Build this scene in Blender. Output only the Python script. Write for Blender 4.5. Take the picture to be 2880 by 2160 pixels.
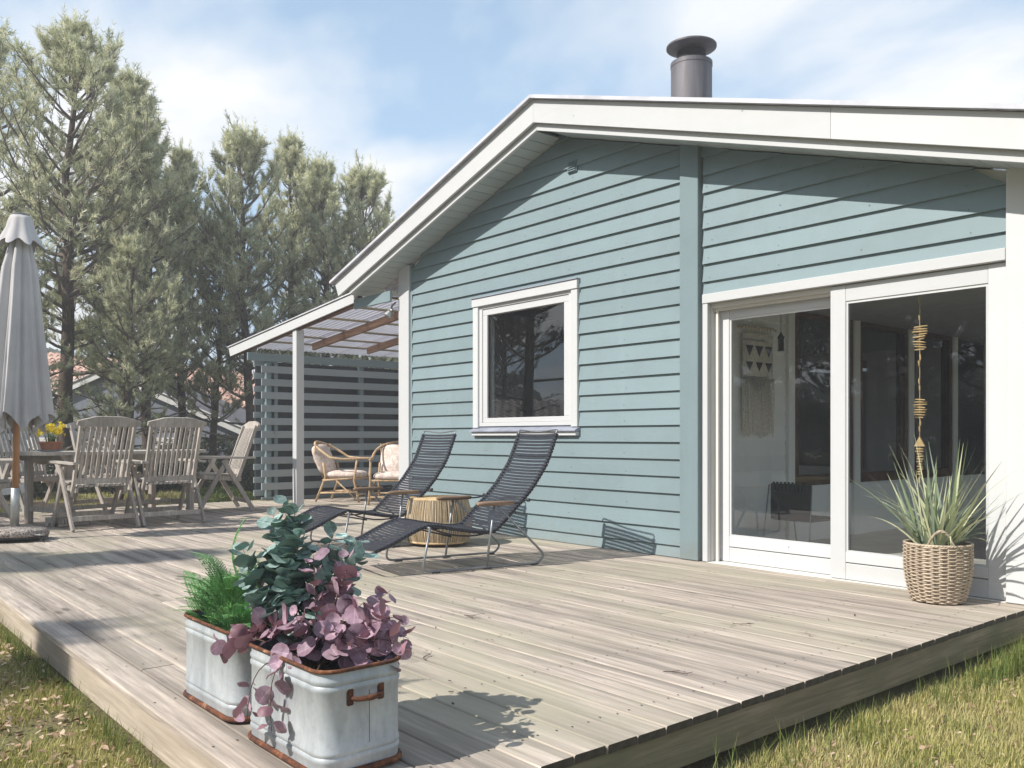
import bpy, math, random
import numpy as np
from mathutils import Vector, Matrix

random.seed(7); rng = np.random.default_rng(7)
S = bpy.context.scene
COL = S.collection
for _o in list(bpy.data.objects): bpy.data.objects.remove(_o)

# ------------------------------------------------------------------ camera
cam = bpy.data.cameras.new("camera"); camo = bpy.data.objects.new("camera", cam); COL.objects.link(camo)
camo.location = (8.1105, -5.2054, 0.9115)
camo.rotation_euler = (math.radians(90), 0, 0.87535)
cam.sensor_width = 36; cam.lens = 36 * 2454.1 / 2880; cam.shift_y = (1229.4 - 1080) / 2880
cam.clip_start = 0.05; cam.clip_end = 600
S.camera = camo
# ------------------------------------------------------------------ sun, sky, exposure
SUN = Vector((0.22, 1.0, -0.96)).normalized()
ELEV = math.asin(-SUN.z); AZ = math.atan2(-SUN.x, -SUN.y)
sl = bpy.data.lights.new("sun", "SUN"); sl.energy = 5.0; sl.angle = math.radians(0.55); sl.color = (1.0, 0.955, 0.89)
so = bpy.data.objects.new("sun", sl); COL.objects.link(so)
so.rotation_euler = SUN.to_track_quat('-Z', 'Y').to_euler(); so.location = (-3, -14, 14)
W = bpy.data.worlds.new("World"); S.world = W; W.use_nodes = True
nt = W.node_tree; N = nt.nodes; L = nt.links
for n in list(N): N.remove(n)
out = N.new("ShaderNodeOutputWorld"); bg = N.new("ShaderNodeBackground"); bg.inputs[1].default_value = 0.095
sky = N.new("ShaderNodeTexSky"); sky.sky_type = 'NISHITA'; sky.sun_disc = False
sky.sun_elevation = ELEV; sky.sun_rotation = AZ; sky.air_density = 1.0; sky.dust_density = 0.6; sky.ozone_density = 1.3
tc = N.new("ShaderNodeTexCoord"); sep = N.new("ShaderNodeSeparateXYZ"); L.new(tc.outputs["Generated"], sep.inputs[0])
# clouds on a flat layer: direction / (z + k)
ad = N.new("ShaderNodeMath"); ad.operation = 'ADD'; ad.inputs[1].default_value = 0.22; L.new(sep.outputs[2], ad.inputs[0])
mx = N.new("ShaderNodeMath"); mx.operation = 'MAXIMUM'; mx.inputs[1].default_value = 0.05; L.new(ad.outputs[0], mx.inputs[0])
dv = N.new("ShaderNodeVectorMath"); dv.operation = 'DIVIDE'; L.new(tc.outputs["Generated"], dv.inputs[0])
cb = N.new("ShaderNodeCombineXYZ"); [L.new(mx.outputs[0], cb.inputs[i]) for i in range(3)]; L.new(cb.outputs[0], dv.inputs[1])
mp = N.new("ShaderNodeMapping"); mp.inputs["Rotation"].default_value = (0, 0, 0.65); mp.inputs["Scale"].default_value = (1.0, 1.5, 0.0)
mp.inputs["Location"].default_value = (3.1, 0.4, 0)
L.new(dv.outputs[0], mp.inputs[0])
cn = N.new("ShaderNodeTexNoise"); cn.inputs["Scale"].default_value = 1.25; cn.inputs["Detail"].default_value = 9; cn.inputs["Roughness"].default_value = 0.48; cn.inputs["Distortion"].default_value = 0.25
L.new(mp.outputs[0], cn.inputs["Vector"])
cr = N.new("ShaderNodeValToRGB"); cr.color_ramp.elements[0].position = 0.42; cr.color_ramp.elements[1].position = 0.60
cr.color_ramp.elements[0].color = (0.12, 0.12, 0.12, 1); cr.color_ramp.elements[1].color = (0.95, 0.95, 0.95, 1)
L.new(cn.outputs[0], cr.inputs[0])
mix = N.new("ShaderNodeMix"); mix.data_type = 'RGBA'
air = N.new("ShaderNodeMix"); air.data_type = 'RGBA'; air.inputs[0].default_value = 0.75; air.inputs[7].default_value = (3.7, 6.2, 9.1, 1)
L.new(sky.outputs[0], air.inputs[6])
def wramp(stops):
    r = N.new("ShaderNodeValToRGB"); r.color_ramp.elements[0].position = stops[0][0]; r.color_ramp.elements[1].position = stops[1][0]
    for e_, (_, v_) in zip(r.color_ramp.elements, stops): e_.color = (v_, v_, v_, 1)
    L.new(sep.outputs[2], r.inputs[0]); return r.outputs[0]
L.new(wramp([(.30, .78), (.85, .12)]), air.inputs[0])      # the blue deepens towards the zenith
cm = N.new("ShaderNodeMath"); cm.operation = 'MULTIPLY'; L.new(cr.outputs[0], cm.inputs[0]); L.new(wramp([(.38, 1.0), (.80, .18)]), cm.inputs[1])
L.new(cm.outputs[0], mix.inputs[0]); L.new(air.outputs[2], mix.inputs[6]); mix.inputs[7].default_value = (9.3, 9.4, 9.5, 1)
L.new(mix.outputs[2], bg.inputs[0]); L.new(bg.outputs[0], out.inputs[0])
S.view_settings.view_transform = 'Standard'; S.view_settings.look = 'None'; S.view_settings.exposure = 0.31; S.view_settings.gamma = 1
S.view_settings.use_curve_mapping = False
S.cycles.use_denoising = True
S.cycles.max_bounces = 8; S.cycles.transparent_max_bounces = 16; S.cycles.caustics_reflective = False; S.cycles.caustics_refractive = False

# ------------------------------------------------------------------ material helpers
MATS = {}
def newmat(name):
    m = bpy.data.materials.new(name); m.use_nodes = True
    MATS[name] = m
    return m, m.node_tree.nodes, m.node_tree.links, m.node_tree.nodes["Principled BSDF"]
def noise(n, l, vec, scale, detail=4, rough=.55, dist=0):
    t = n.new("ShaderNodeTexNoise"); t.inputs["Scale"].default_value = scale; t.inputs["Detail"].default_value = detail
    t.inputs["Roughness"].default_value = rough; t.inputs["Distortion"].default_value = dist
    if vec is not None: l.new(vec, t.inputs["Vector"])
    return t.outputs[0]
def ramp(n, l, fac, stops):
    r = n.new("ShaderNodeValToRGB"); e = r.color_ramp.elements
    while len(e) < len(stops): e.new(0.5)
    for i, (p, c) in enumerate(stops):
        e[i].position = p; e[i].color = (*c, 1) if len(c) == 3 else c
    l.new(fac, r.inputs[0]); return r.outputs[0]
def mixc(n, l, fac, a, b, mode='MIX'):
    m = n.new("ShaderNodeMix"); m.data_type = 'RGBA'; m.blend_type = mode
    if isinstance(fac, (int, float)): m.inputs[0].default_value = fac
    else: l.new(fac, m.inputs[0])
    for s, v in ((6, a), (7, b)):
        if isinstance(v, tuple): m.inputs[s].default_value = (*v, 1)
        else: l.new(v, m.inputs[s])
    return m.outputs[2]
def mapping(n, l, src, scale=(1, 1, 1), rot=(0, 0, 0)):
    m = n.new("ShaderNodeMapping"); m.inputs["Scale"].default_value = scale; m.inputs["Rotation"].default_value = rot
    l.new(src, m.inputs[0]); return m.outputs[0]
def bump(n, l, bs, h, strength=.3, dist=.01):
    b = n.new("ShaderNodeBump"); b.inputs["Strength"].default_value = strength; b.inputs["Distance"].default_value = dist
    l.new(h, b.inputs["Height"]); l.new(b.outputs[0], bs.inputs["Normal"])
def pos(n): return n.new("ShaderNodeNewGeometry").outputs["Position"]
def rnd(n): return n.new("ShaderNodeObjectInfo").outputs["Random"]
def math_(n, l, op, a, b):
    m = n.new("ShaderNodeMath"); m.operation = op
    for i, v in enumerate((a, b)):
        if isinstance(v, (int, float)): m.inputs[i].default_value = v
        else: l.new(v, m.inputs[i])
    return m.outputs[0]
def simple(name, col, rough=.6, metal=0.0, var=.12, vscale=8, bumps=0, spec=.5, col2=None, objvar=0.0):
    m, n, l, b = newmat(name)
    p = n.new("ShaderNodeTexCoord").outputs["Object"]
    f = noise(n, l, p, vscale, 5)
    lo = tuple(c * (1 - var) for c in col); hi = tuple(min(1, c * (1 + var)) for c in (col2 or col))
    c = ramp(n, l, f, [(.3, lo), (.7, hi)])
    if objvar:
        hv = n.new("ShaderNodeHueSaturation"); l.new(c, hv.inputs["Color"])
        l.new(math_(n, l, 'ADD', math_(n, l, 'MULTIPLY', rnd(n), 2 * objvar), 1 - objvar), hv.inputs["Value"]); c = hv.outputs[0]
    l.new(c, b.inputs["Base Color"]); b.inputs["Roughness"].default_value = rough; b.inputs["Metallic"].default_value = metal
    b.inputs["Specular IOR Level"].default_value = spec
    if bumps: bump(n, l, b, noise(n, l, p, vscale * 6, 4), bumps, .004)
    return m

def wood(name, light, dark, axis='x', rough=.8, stain=None, world=True, objvar=.16, gscale=1.0, knots=True, bstr=.25, edge=False):
    m, n, l, b = newmat(name)
    p = pos(n) if world else n.new("ShaderNodeTexCoord").outputs["Object"]
    r = rnd(n)
    off = n.new("ShaderNodeVectorMath"); off.operation = 'ADD'; l.new(p, off.inputs[0])
    cb = n.new("ShaderNodeCombineXYZ"); l.new(math_(n, l, 'MULTIPLY', r, 37.0), cb.inputs[0]); l.new(math_(n, l, 'MULTIPLY', r, 11.0), cb.inputs[1]); l.new(cb.outputs[0], off.inputs[1])
    k = {'x': (1.1, 26, 26), 'y': (26, 1.1, 26), 'z': (26, 26, 1.1)}[axis]
    v = mapping(n, l, off.outputs[0], tuple(c * gscale for c in k))
    g = noise(n, l, v, 1.6, 7, .6, .6)
    c = ramp(n, l, g, [(.34, dark), (.5, tuple((a + d_) / 2 for a, d_ in zip(light, dark))), (.62, light)])
    g2 = noise(n, l, mapping(n, l, off.outputs[0], tuple(q * gscale * 3.2 for q in k)), 1.5, 4, .6)
    c = mixc(n, l, ramp(n, l, g2, [(.50, (0, 0, 0)), (.72, (.45, .45, .45))]), c, tuple(d_ * .7 for d_ in dark))
    k2 = {'x': (.7, 3.5, 3.5), 'y': (3.5, .7, 3.5), 'z': (3.5, 3.5, .7)}[axis]
    big = noise(n, l, mapping(n, l, off.outputs[0], k2), 1.6, 4, .6)
    c = mixc(n, l, ramp(n, l, big, [(.42, (0, 0, 0)), (.72, (.6, .6, .6))]), c, tuple(d_ * .72 for d_ in dark))
    if knots:
        kk = {'x': (1.6, 5, 5), 'y': (5, 1.6, 5), 'z': (5, 5, 1.6)}[axis]
        vo = n.new("ShaderNodeTexVoronoi"); vo.inputs["Scale"].default_value = 1.0; l.new(mapping(n, l, off.outputs[0], kk), vo.inputs["Vector"])
        km = ramp(n, l, vo.outputs["Distance"], [(.05, (.85, .85, .85)), (.12, (0, 0, 0))])
        c = mixc(n, l, km, c, tuple(d_ * .45 for d_ in dark))
    if edge:  # one long edge darker: shade of a cupped board painted in
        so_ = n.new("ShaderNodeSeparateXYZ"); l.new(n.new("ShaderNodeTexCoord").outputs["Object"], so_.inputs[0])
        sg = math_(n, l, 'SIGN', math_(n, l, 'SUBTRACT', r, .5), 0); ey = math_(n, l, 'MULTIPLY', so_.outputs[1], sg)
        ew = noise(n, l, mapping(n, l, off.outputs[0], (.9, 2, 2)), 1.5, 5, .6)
        cup_shade = math_(n, l, 'ADD', math_(n, l, 'MULTIPLY', ey, 9.0), ew)
        c = mixc(n, l, ramp(n, l, cup_shade, [(.62, (0, 0, 0)), (1.05, (.62, .62, .62))]), c, (.17, .15, .13))
    if stain:
        s = noise(n, l, mapping(n, l, pos(n), (.55, .9, .9)), 1.2, 4, .6)
        c = mixc(n, l, ramp(n, l, s, [(.46, (0, 0, 0)), (.66, (.75, .75, .75))]), c, stain)
    hv = n.new("ShaderNodeHueSaturation"); l.new(c, hv.inputs["Color"])
    l.new(math_(n, l, 'ADD', math_(n, l, 'MULTIPLY', r, 2 * objvar), 1 - objvar), hv.inputs["Value"])
    l.new(hv.outputs[0], b.inputs["Base Color"]); b.inputs["Roughness"].default_value = rough
    b.inputs["Specular IOR Level"].default_value = .25
    bump(n, l, b, g, bstr, .004)
    return m

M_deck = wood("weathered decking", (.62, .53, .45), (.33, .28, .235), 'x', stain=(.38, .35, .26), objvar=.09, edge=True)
M_deckend = simple("end grain", (.055, .045, .032), .9, var=.4, vscale=30)
M_fasc = wood("weathered edge board", (.50, .43, .35), (.36, .30, .235), 'x', stain=(.30, .27, .18))
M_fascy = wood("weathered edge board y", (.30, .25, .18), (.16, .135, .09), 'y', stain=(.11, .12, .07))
M_joist = simple("joist", (.12, .10, .07), .9)

def paint(name, col, dirt=(.5, .5, .48), amt=.25, axis='x', rough=.55, nails=False, splash=False):
    m, n, l, b = newmat(name)
    p = pos(n)
    k = {'x': (1.2, 20, 20), 'z': (20, 20, 1.2)}[axis]
    g = noise(n, l, mapping(n, l, p, k), 1.5, 6, .6)
    d = noise(n, l, p, 2.2, 6, .65)
    c = mixc(n, l, ramp(n, l, g, [(.3, (0, 0, 0)), (.8, (.22, .22, .22))]), col, tuple(x * .86 for x in col))
    c = mixc(n, l, ramp(n, l, d, [(.48, (0, 0, 0)), (.8, (amt, amt, amt))]), c, dirt)
    if nails:
        vo = n.new("ShaderNodeTexVoronoi"); vo.inputs["Scale"].default_value = 3.2; l.new(p, vo.inputs["Vector"])
        c = mixc(n, l, ramp(n, l, vo.outputs["Distance"], [(.02, (.7, .7, .7)), (.03, (0, 0, 0))]), c, (.25, .24, .22))
    if splash:
        sz_ = n.new("ShaderNodeSeparateXYZ"); l.new(p, sz_.inputs[0]); sn = noise(n, l, p, 9, 6, .7)
        hh_ = math_(n, l, 'SUBTRACT', math_(n, l, 'MULTIPLY', sn, .55), sz_.outputs[2])
        c = mixc(n, l, ramp(n, l, hh_, [(.12, (0, 0, 0)), (.34, (.5, .5, .5))]), c, (.20, .20, .17))
        st_ = noise(n, l, mapping(n, l, p, (6, 6, .5)), 1.5, 5, .6)
        c = mixc(n, l, ramp(n, l, st_, [(.55, (0, 0, 0)), (.75, (.22, .22, .22))]), c, tuple(x * 1.25 for x in col))
    hv = n.new("ShaderNodeHueSaturation"); l.new(c, hv.inputs["Color"])
    l.new(math_(n, l, 'ADD', math_(n, l, 'MULTIPLY', rnd(n), .13), .935), hv.inputs["Value"])
    l.new(hv.outputs[0], b.inputs["Base Color"]); b.inputs["Roughness"].default_value = rough; b.inputs["Specular IOR Level"].default_value = .3
    bump(n, l, b, g, .12, .003)
    return m
M_teal = paint("teal paint", (.212, .280, .298), (.15, .185, .19), .35, nails=True, splash=True)
M_tealpost = paint("teal paint upright", (.206, .272, .290), (.15, .185, .19), .35, 'z', splash=True)
M_white = paint("white paint", (.58, .585, .585), (.44, .47, .43), .22, 'x', nails=True)
M_whitez = paint("white paint upright", (.58, .585, .585), (.42, .46, .43), .22, 'z', nails=True)
M_soffit = paint("soffit paint", (.42, .47, .475), (.33, .36, .36), .2)
M_beige = paint("reveal paint", (.68, .66, .62), (.45, .42, .38), .35, 'z')
M_felt = simple("roofing felt", (.36, .36, .39), .75, var=.3, vscale=20, bumps=.3)
M_edge = simple("roof edge metal", (.58, .58, .62), .5, var=.2, vscale=4)
M_lead = simple("lead sill", (.33, .35, .42), .5, .3, var=.2, vscale=6)
M_black = simple("black strap plastic", (.022, .024, .034), .42, var=.25, vscale=10)
M_blackm = simple("black metal", (.02, .02, .022), .4, var=.2)
M_steel = simple("grey tube steel", (.25, .26, .27), .42, .6, var=.15)
M_galv = simple("galvanised tube", (.42, .43, .42), .45, .8, var=.35, vscale=9)
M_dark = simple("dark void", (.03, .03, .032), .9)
M_armwood = wood("arm rest wood", (.34, .23, .15), (.18, .12, .08), 'y', world=False, knots=False)
m, n, l, b = newmat("chimney metal"); p = pos(n)
c = ramp(n, l, noise(n, l, mapping(n, l, p, (9, 9, .8)), 1.5, 6, .6), [(.35, (.12, .112, .12)), (.55, (.165, .155, .165)), (.7, (.21, .20, .21))])
sz_ = n.new("ShaderNodeSeparateXYZ"); l.new(p, sz_.inputs[0])
c = mixc(n, l, ramp(n, l, math_(n, l, 'ADD', math_(n, l, 'SUBTRACT', sz_.outputs[2], 4.35), math_(n, l, 'MULTIPLY', noise(n, l, p, 6, 5), .35)), [(.20, (0, 0, 0)), (.5, (.6, .6, .6))]), c, (.075, .07, .07))
l.new(c, b.inputs["Base Color"]); b.inputs["Roughness"].default_value = .5; b.inputs["Metallic"].default_value = .3; M_chim = m
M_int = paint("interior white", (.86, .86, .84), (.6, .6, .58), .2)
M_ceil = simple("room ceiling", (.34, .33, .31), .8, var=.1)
M_intfloor = simple("interior floor", (.52, .48, .43), .5, var=.15, vscale=5)
M_brown = wood("brown window wood", (.16, .085, .05), (.08, .04, .025), 'z', knots=False)
M_teak = wood("grey teak", (.56, .51, .455), (.35, .31, .27), 'z', world=False, gscale=1.4, knots=False, objvar=.14)
M_teakx = wood("grey teak top", (.60, .555, .50), (.40, .36, .32), 'x', world=False, gscale=1.2, knots=False, objvar=.12)

def glass(name, tint=(.93, .95, .95)):
    m = bpy.data.materials.new(name); m.use_nodes = True; n = m.node_tree.nodes; l = m.node_tree.links
    for q in list(n): n.remove(q)
    o = n.new("ShaderNodeOutputMaterial"); t = n.new("ShaderNodeBsdfTransparent"); t.inputs[0].default_value = (*tint, 1)
    g = n.new("ShaderNodeBsdfGlossy"); g.inputs["Roughness"].default_value = 0.0; g.inputs[0].default_value = (1, 1, 1, 1)
    f = n.new("ShaderNodeFresnel"); bf = n.new("ShaderNodeNewGeometry").outputs["Backfacing"]; l.new(math_(n, l, 'ADD', math_(n, l, 'MULTIPLY', bf, 1 / 1.62 - 1.62), 1.62), f.inputs[0])
    p = pos(n); b = n.new("ShaderNodeBump"); b.inputs["Strength"].default_value = .02; b.inputs["Distance"].default_value = .02
    l.new(noise(n, l, p, 1.3, 1), b.inputs["Height"]); l.new(b.outputs[0], g.inputs["Normal"])
    mx = n.new("ShaderNodeMixShader"); l.new(f.outputs[0], mx.inputs[0]); l.new(t.outputs[0], mx.inputs[1]); l.new(g.outputs[0], mx.inputs[2])
    l.new(mx.outputs[0], o.inputs[0]); return m
M_glass = glass("window glass")

def leafmat(name, col, col2, rough=.5, trans=.25, objvar=.25, back=None, vein=0):
    m, n, l, b = newmat(name)
    r = rnd(n); f = noise(n, l, pos(n), 14, 3)
    c = mixc(n, l, f, col, col2)
    if vein:
        so_ = n.new("ShaderNodeSeparateXYZ"); l.new(n.new("ShaderNodeTexCoord").outputs["Object"], so_.inputs[0])
        ay = math_(n, l, 'ABSOLUTE', so_.outputs[1], 0)
        c = mixc(n, l, ramp(n, l, math_(n, l, 'MULTIPLY', ay, 100.0), [(.05, (.6, .6, .6)), (.14, (0, 0, 0))]), c, tuple(min(1, q * 1.45) for q in col))
        wv = n.new("ShaderNodeTexNoise"); wv.inputs["Scale"].default_value = 60; l.new(n.new("ShaderNodeTexCoord").outputs["Object"], wv.inputs["Vector"])
        c = mixc(n, l, ramp(n, l, wv.outputs[0], [(.45, (0, 0, 0)), (.75, (.5, .5, .5))]), c, tuple(q * .55 for q in col2))
        bump(n, l, b, math_(n, l, 'ADD', math_(n, l, 'MULTIPLY', ay, 30.0), wv.outputs[0]), .35, .003)
    if back: c = mixc(n, l, n.new("ShaderNodeNewGeometry").outputs["Backfacing"], c, back)
    hv = n.new("ShaderNodeHueSaturation"); l.new(c, hv.inputs["Color"])
    l.new(math_(n, l, 'ADD', math_(n, l, 'MULTIPLY', r, 2 * objvar), 1 - objvar), hv.inputs["Value"])
    l.new(hv.outputs[0], b.inputs["Base Color"]); b.inputs["Roughness"].default_value = rough; b.inputs["Specular IOR Level"].default_value = .35
    if trans:
        o = n["Material Output"]; t = n.new("ShaderNodeBsdfTranslucent"); l.new(hv.outputs[0], t.inputs[0])
        mx = n.new("ShaderNodeMixShader"); mx.inputs[0].default_value = trans
        l.new(b.outputs[0], mx.inputs[1]); l.new(t.outputs[0], mx.inputs[2]); l.new(mx.outputs[0], o.inputs[0])
    return m

# ------------------------------------------------------------------ mesh helpers
def tag(o, label=None, cat=None, group=None, kind=None):
    if label: o["label"] = label
    if cat: o["category"] = cat
    if group: o["group"] = group
    if kind: o["kind"] = kind
    return o
def empty(name, loc=(0, 0, 0), rz=0, parent=None, **k):
    o = bpy.data.objects.new(name, None); COL.objects.link(o); o.location = loc; o.rotation_euler = (0, 0, rz)
    if parent: o.parent = parent
    return tag(o, **k)
def link(name, me, mat=None, parent=None, smooth=False):
    if mat is not None and not me.materials:
        for mm in (mat if isinstance(mat, (list, tuple)) else [mat]): me.materials.append(mm)
    o = bpy.data.objects.new(name, me); COL.objects.link(o)
    if parent is not None: o.parent = parent
    if smooth: me.shade_smooth()
    return o
def mesh_np(name, V, Fc):
    """V (n,3) float, Fc (m,k) int"""
    me = bpy.data.meshes.new(name); V = np.asarray(V, np.float32); Fc = np.asarray(Fc, np.int32)
    me.vertices.add(len(V)); me.vertices.foreach_set("co", V.ravel())
    k = Fc.shape[1]; me.loops.add(Fc.size); me.loops.foreach_set("vertex_index", Fc.ravel())
    me.polygons.add(len(Fc)); me.polygons.foreach_set("loop_start", np.arange(len(Fc), dtype=np.int32) * k)
    me.polygons.foreach_set("loop_total", np.full(len(Fc), k, np.int32)); me.update(calc_edges=True); return me
class MB:
    def __init__(s): s.v = []; s.f = []; s.mi = []
    def add(s, vs, fs, mi=0):
        k = len(s.v); s.v += [tuple(v) for v in vs]; s.f += [tuple(i + k for i in f) for f in fs]; s.mi += [mi] * len(fs); return s
    def box(s, x0, x1, y0, y1, z0, z1, mi=0):
        return s.add([(x0, y0, z0), (x1, y0, z0), (x1, y1, z0), (x0, y1, z0), (x0, y0, z1), (x1, y0, z1), (x1, y1, z1), (x0, y1, z1)],
                     [(0, 3, 2, 1), (4, 5, 6, 7), (0, 1, 5, 4), (1, 2, 6, 5), (2, 3, 7, 6), (3, 0, 4, 7)], mi)
    def cbox(s, x0, x1, y0, y1, z0, z1, c=.004, mi=0):
        """box with chamfered edges"""
        bm_v = []; c = min(c, (x1 - x0) / 3, (y1 - y0) / 3, (z1 - z0) / 3)
        X = (x0, x1); Y = (y0, y1); Z = (z0, z1)
        idx = {}
        for i in (0, 1):
            for j in (0, 1):
                for k in (0, 1):
                    sx, sy, sz = (c if i == 0 else -c), (c if j == 0 else -c), (c if k == 0 else -c)
                    for a, p in enumerate(((X[i], Y[j] + sy, Z[k] + sz), (X[i] + sx, Y[j], Z[k] + sz), (X[i] + sx, Y[j] + sy, Z[k]))):
                        idx[i, j, k, a] = len(bm_v); bm_v.append(p)
        fs = []
        q = lambda *t: tuple(idx[x] for x in t)
        for i in (0, 1):
            f = q((i, 0, 0, 0), (i, 1, 0, 0), (i, 1, 1, 0), (i, 0, 1, 0)); fs.append(f if i else f[::-1])
            f = q((0, i, 0, 1), (0, i, 1, 1), (1, i, 1, 1), (1, i, 0, 1)); fs.append(f if i else f[::-1])
            f = q((0, 0, i, 2), (1, 0, i, 2), (1, 1, i, 2), (0, 1, i, 2)); fs.append(f if i else f[::-1])
        for j in (0, 1):
            for k in (0, 1):
                f = q((0, j, k, 1), (1, j, k, 1), (1, j, k, 2), (0, j, k, 2)); fs.append(f if j == k else f[::-1])
                f = q((j, 0, k, 0), (j, 1, k, 0), (j, 1, k, 2), (j, 0, k, 2)); fs.append(f if j != k else f[::-1])
                f = q((j, k, 0, 0), (j, k, 1, 0), (j, k, 1, 1), (j, k, 0, 1)); fs.append(f if j == k else f[::-1])
        for i in (0, 1):
            for j in (0, 1):
                for k in (0, 1):
                    f = q((i, j, k, 0), (i, j, k, 1), (i, j, k, 2)); fs.append(f if (i + j + k) % 2 else f[::-1])
        return s.add(bm_v, fs, mi)
    def beam(s, a, b, w, h, up=(0, 0, 1), mi=0, c=.003):
        """chamfered bar from a to b, width w, height h"""
        a = Vector(a); b = Vector(b); d = (b - a); Ln = d.length; d.normalize(); u = Vector(up); side = d.cross(u)
        if side.length < 1e-4: side = d.cross(Vector((0, 1, 0)))
        side.normalize(); u = side.cross(d); t = MB(); t.cbox(0, Ln, -w / 2, w / 2, -h / 2, h / 2, c)
        return s.add([a + d * x - side * y + u * z for x, y, z in t.v], t.f, mi)
    def tube(s, pts, r, n=8, closed=False, cap=True, mi=0):
        pts = [Vector(p) for p in pts]; m = len(pts); rr = r if isinstance(r, (list, tuple)) else [r] * m
        vs = []; up = None
        for i, p in enumerate(pts):
            if closed: t = pts[(i + 1) % m] - pts[i - 1]
            else: t = pts[min(i + 1, m - 1)] - pts[max(i - 1, 0)]
            t.normalize()
            if up is None:
                up = Vector((0, 0, 1)) if abs(t.z) < .9 else Vector((1, 0, 0))
            up = (up - t * up.dot(t)).normalized(); sd = t.cross(up)
            for k in range(n):
                a = 2 * math.pi * k / n; vs.append(p + (up * math.cos(a) + sd * math.sin(a)) * rr[i])
        fs = []
        for i in range(m if closed else m - 1):
            j = (i + 1) % m
            for k in range(n):
                k2 = (k + 1) % n; fs.append((i * n + k, i * n + k2, j * n + k2, j * n + k))
        if cap and not closed: fs.append(tuple(range(n))[::-1]); fs.append(tuple(range((m - 1) * n, m * n)))
        return s.add(vs, fs, mi)
    def lathe(s, prof, n=24, c=(0, 0), mi=0, fn=None):
        vs = []; m = len(prof)
        for (r, z) in prof:
            for k in range(n):
                a = 2 * math.pi * k / n; q = r * (fn(a, z) if fn else 1); vs.append((c[0] + q * math.cos(a), c[1] + q * math.sin(a), z))
        fs = [(i * n + k, i * n + (k + 1) % n, (i + 1) * n + (k + 1) % n, (i + 1) * n + k) for i in range(m - 1) for k in range(n)]
        if prof[0][0] > 1e-5: fs.append(tuple(range(n))[::-1])
        if prof[-1][0] > 1e-5: fs.append(tuple(range((m - 1) * n, m * n)))
        return s.add(vs, fs, mi)
    def prism(s, poly, y0, y1, mi=0):
        """poly in xz extruded in y"""
        n = len(poly); vs = [(x, y0, z) for x, z in poly] + [(x, y1, z) for x, z in poly]
        fs = [tuple(range(n)), tuple(range(n, 2 * n))[::-1]] + [(i, i + n, (i + 1) % n + n, (i + 1) % n) for i in range(n)]
        return s.add(vs, fs, mi)
    def loft(s, rings, capb=True, capt=True, mi=0):
        n = len(rings[0]); vs = [p for r in rings for p in r]
        fs = [(i * n + k, i * n + (k + 1) % n, (i + 1) * n + (k + 1) % n, (i + 1) * n + k) for i in range(len(rings) - 1) for k in range(n)]
        if capb: fs.append(tuple(range(n))[::-1])
        if capt: fs.append(tuple(range((len(rings) - 1) * n, len(rings) * n)))
        return s.add(vs, fs, mi)
    def mesh(s, name="m"):
        me = bpy.data.meshes.new(name); me.from_pydata(s.v, [], s.f); me.update()
        if any(s.mi): me.polygons.foreach_set("material_index", s.mi)
        return me
    def build(s, name, mat, parent=None, smooth=False, kind=None):
        o = link(name, s.mesh(name), mat, parent, smooth)
        if kind: o["kind"] = kind
        return o
def smooth_angle(o, deg=35):
    me = o.data; me.shade_smooth()
    try: me.set_sharp_from_angle(angle=math.radians(deg))
    except Exception: pass
    return o
def place(name, me, parent, M=None, mat=None):
    o = link(name, me, mat, parent)
    if M is not None: o.matrix_local = M
    return o
def copy_thing(root, loc, rz, label=None):
    c = root.copy(); COL.objects.link(c); c.location = loc; c.rotation_euler = (0, 0, rz)
    if label: c["label"] = label
    for ch in list(root.children):
        d = ch.copy(); COL.objects.link(d); d.parent = c
        for g in list(ch.children):
            e = g.copy(); COL.objects.link(e); e.parent = d
    return c
def bez(p0, p1, p2, n=8):
    p0, p1, p2 = Vector(p0), Vector(p1), Vector(p2)
    return [p0 * (1 - t) ** 2 + p1 * 2 * t * (1 - t) + p2 * t * t for t in [i / n for i in range(n + 1)]]
def fillet(pts, r=.05, n=4):
    o = [Vector(pts[0])]
    for i in range(1, len(pts) - 1):
        a, b, c = Vector(pts[i - 1]), Vector(pts[i]), Vector(pts[i + 1])
        d1 = (a - b); d2 = (c - b); k = min(r, d1.length / 2.2, d2.length / 2.2)
        o += bez(b + d1.normalized() * k, b, b + d2.normalized() * k, n)
    return o + [Vector(pts[-1])]

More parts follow.
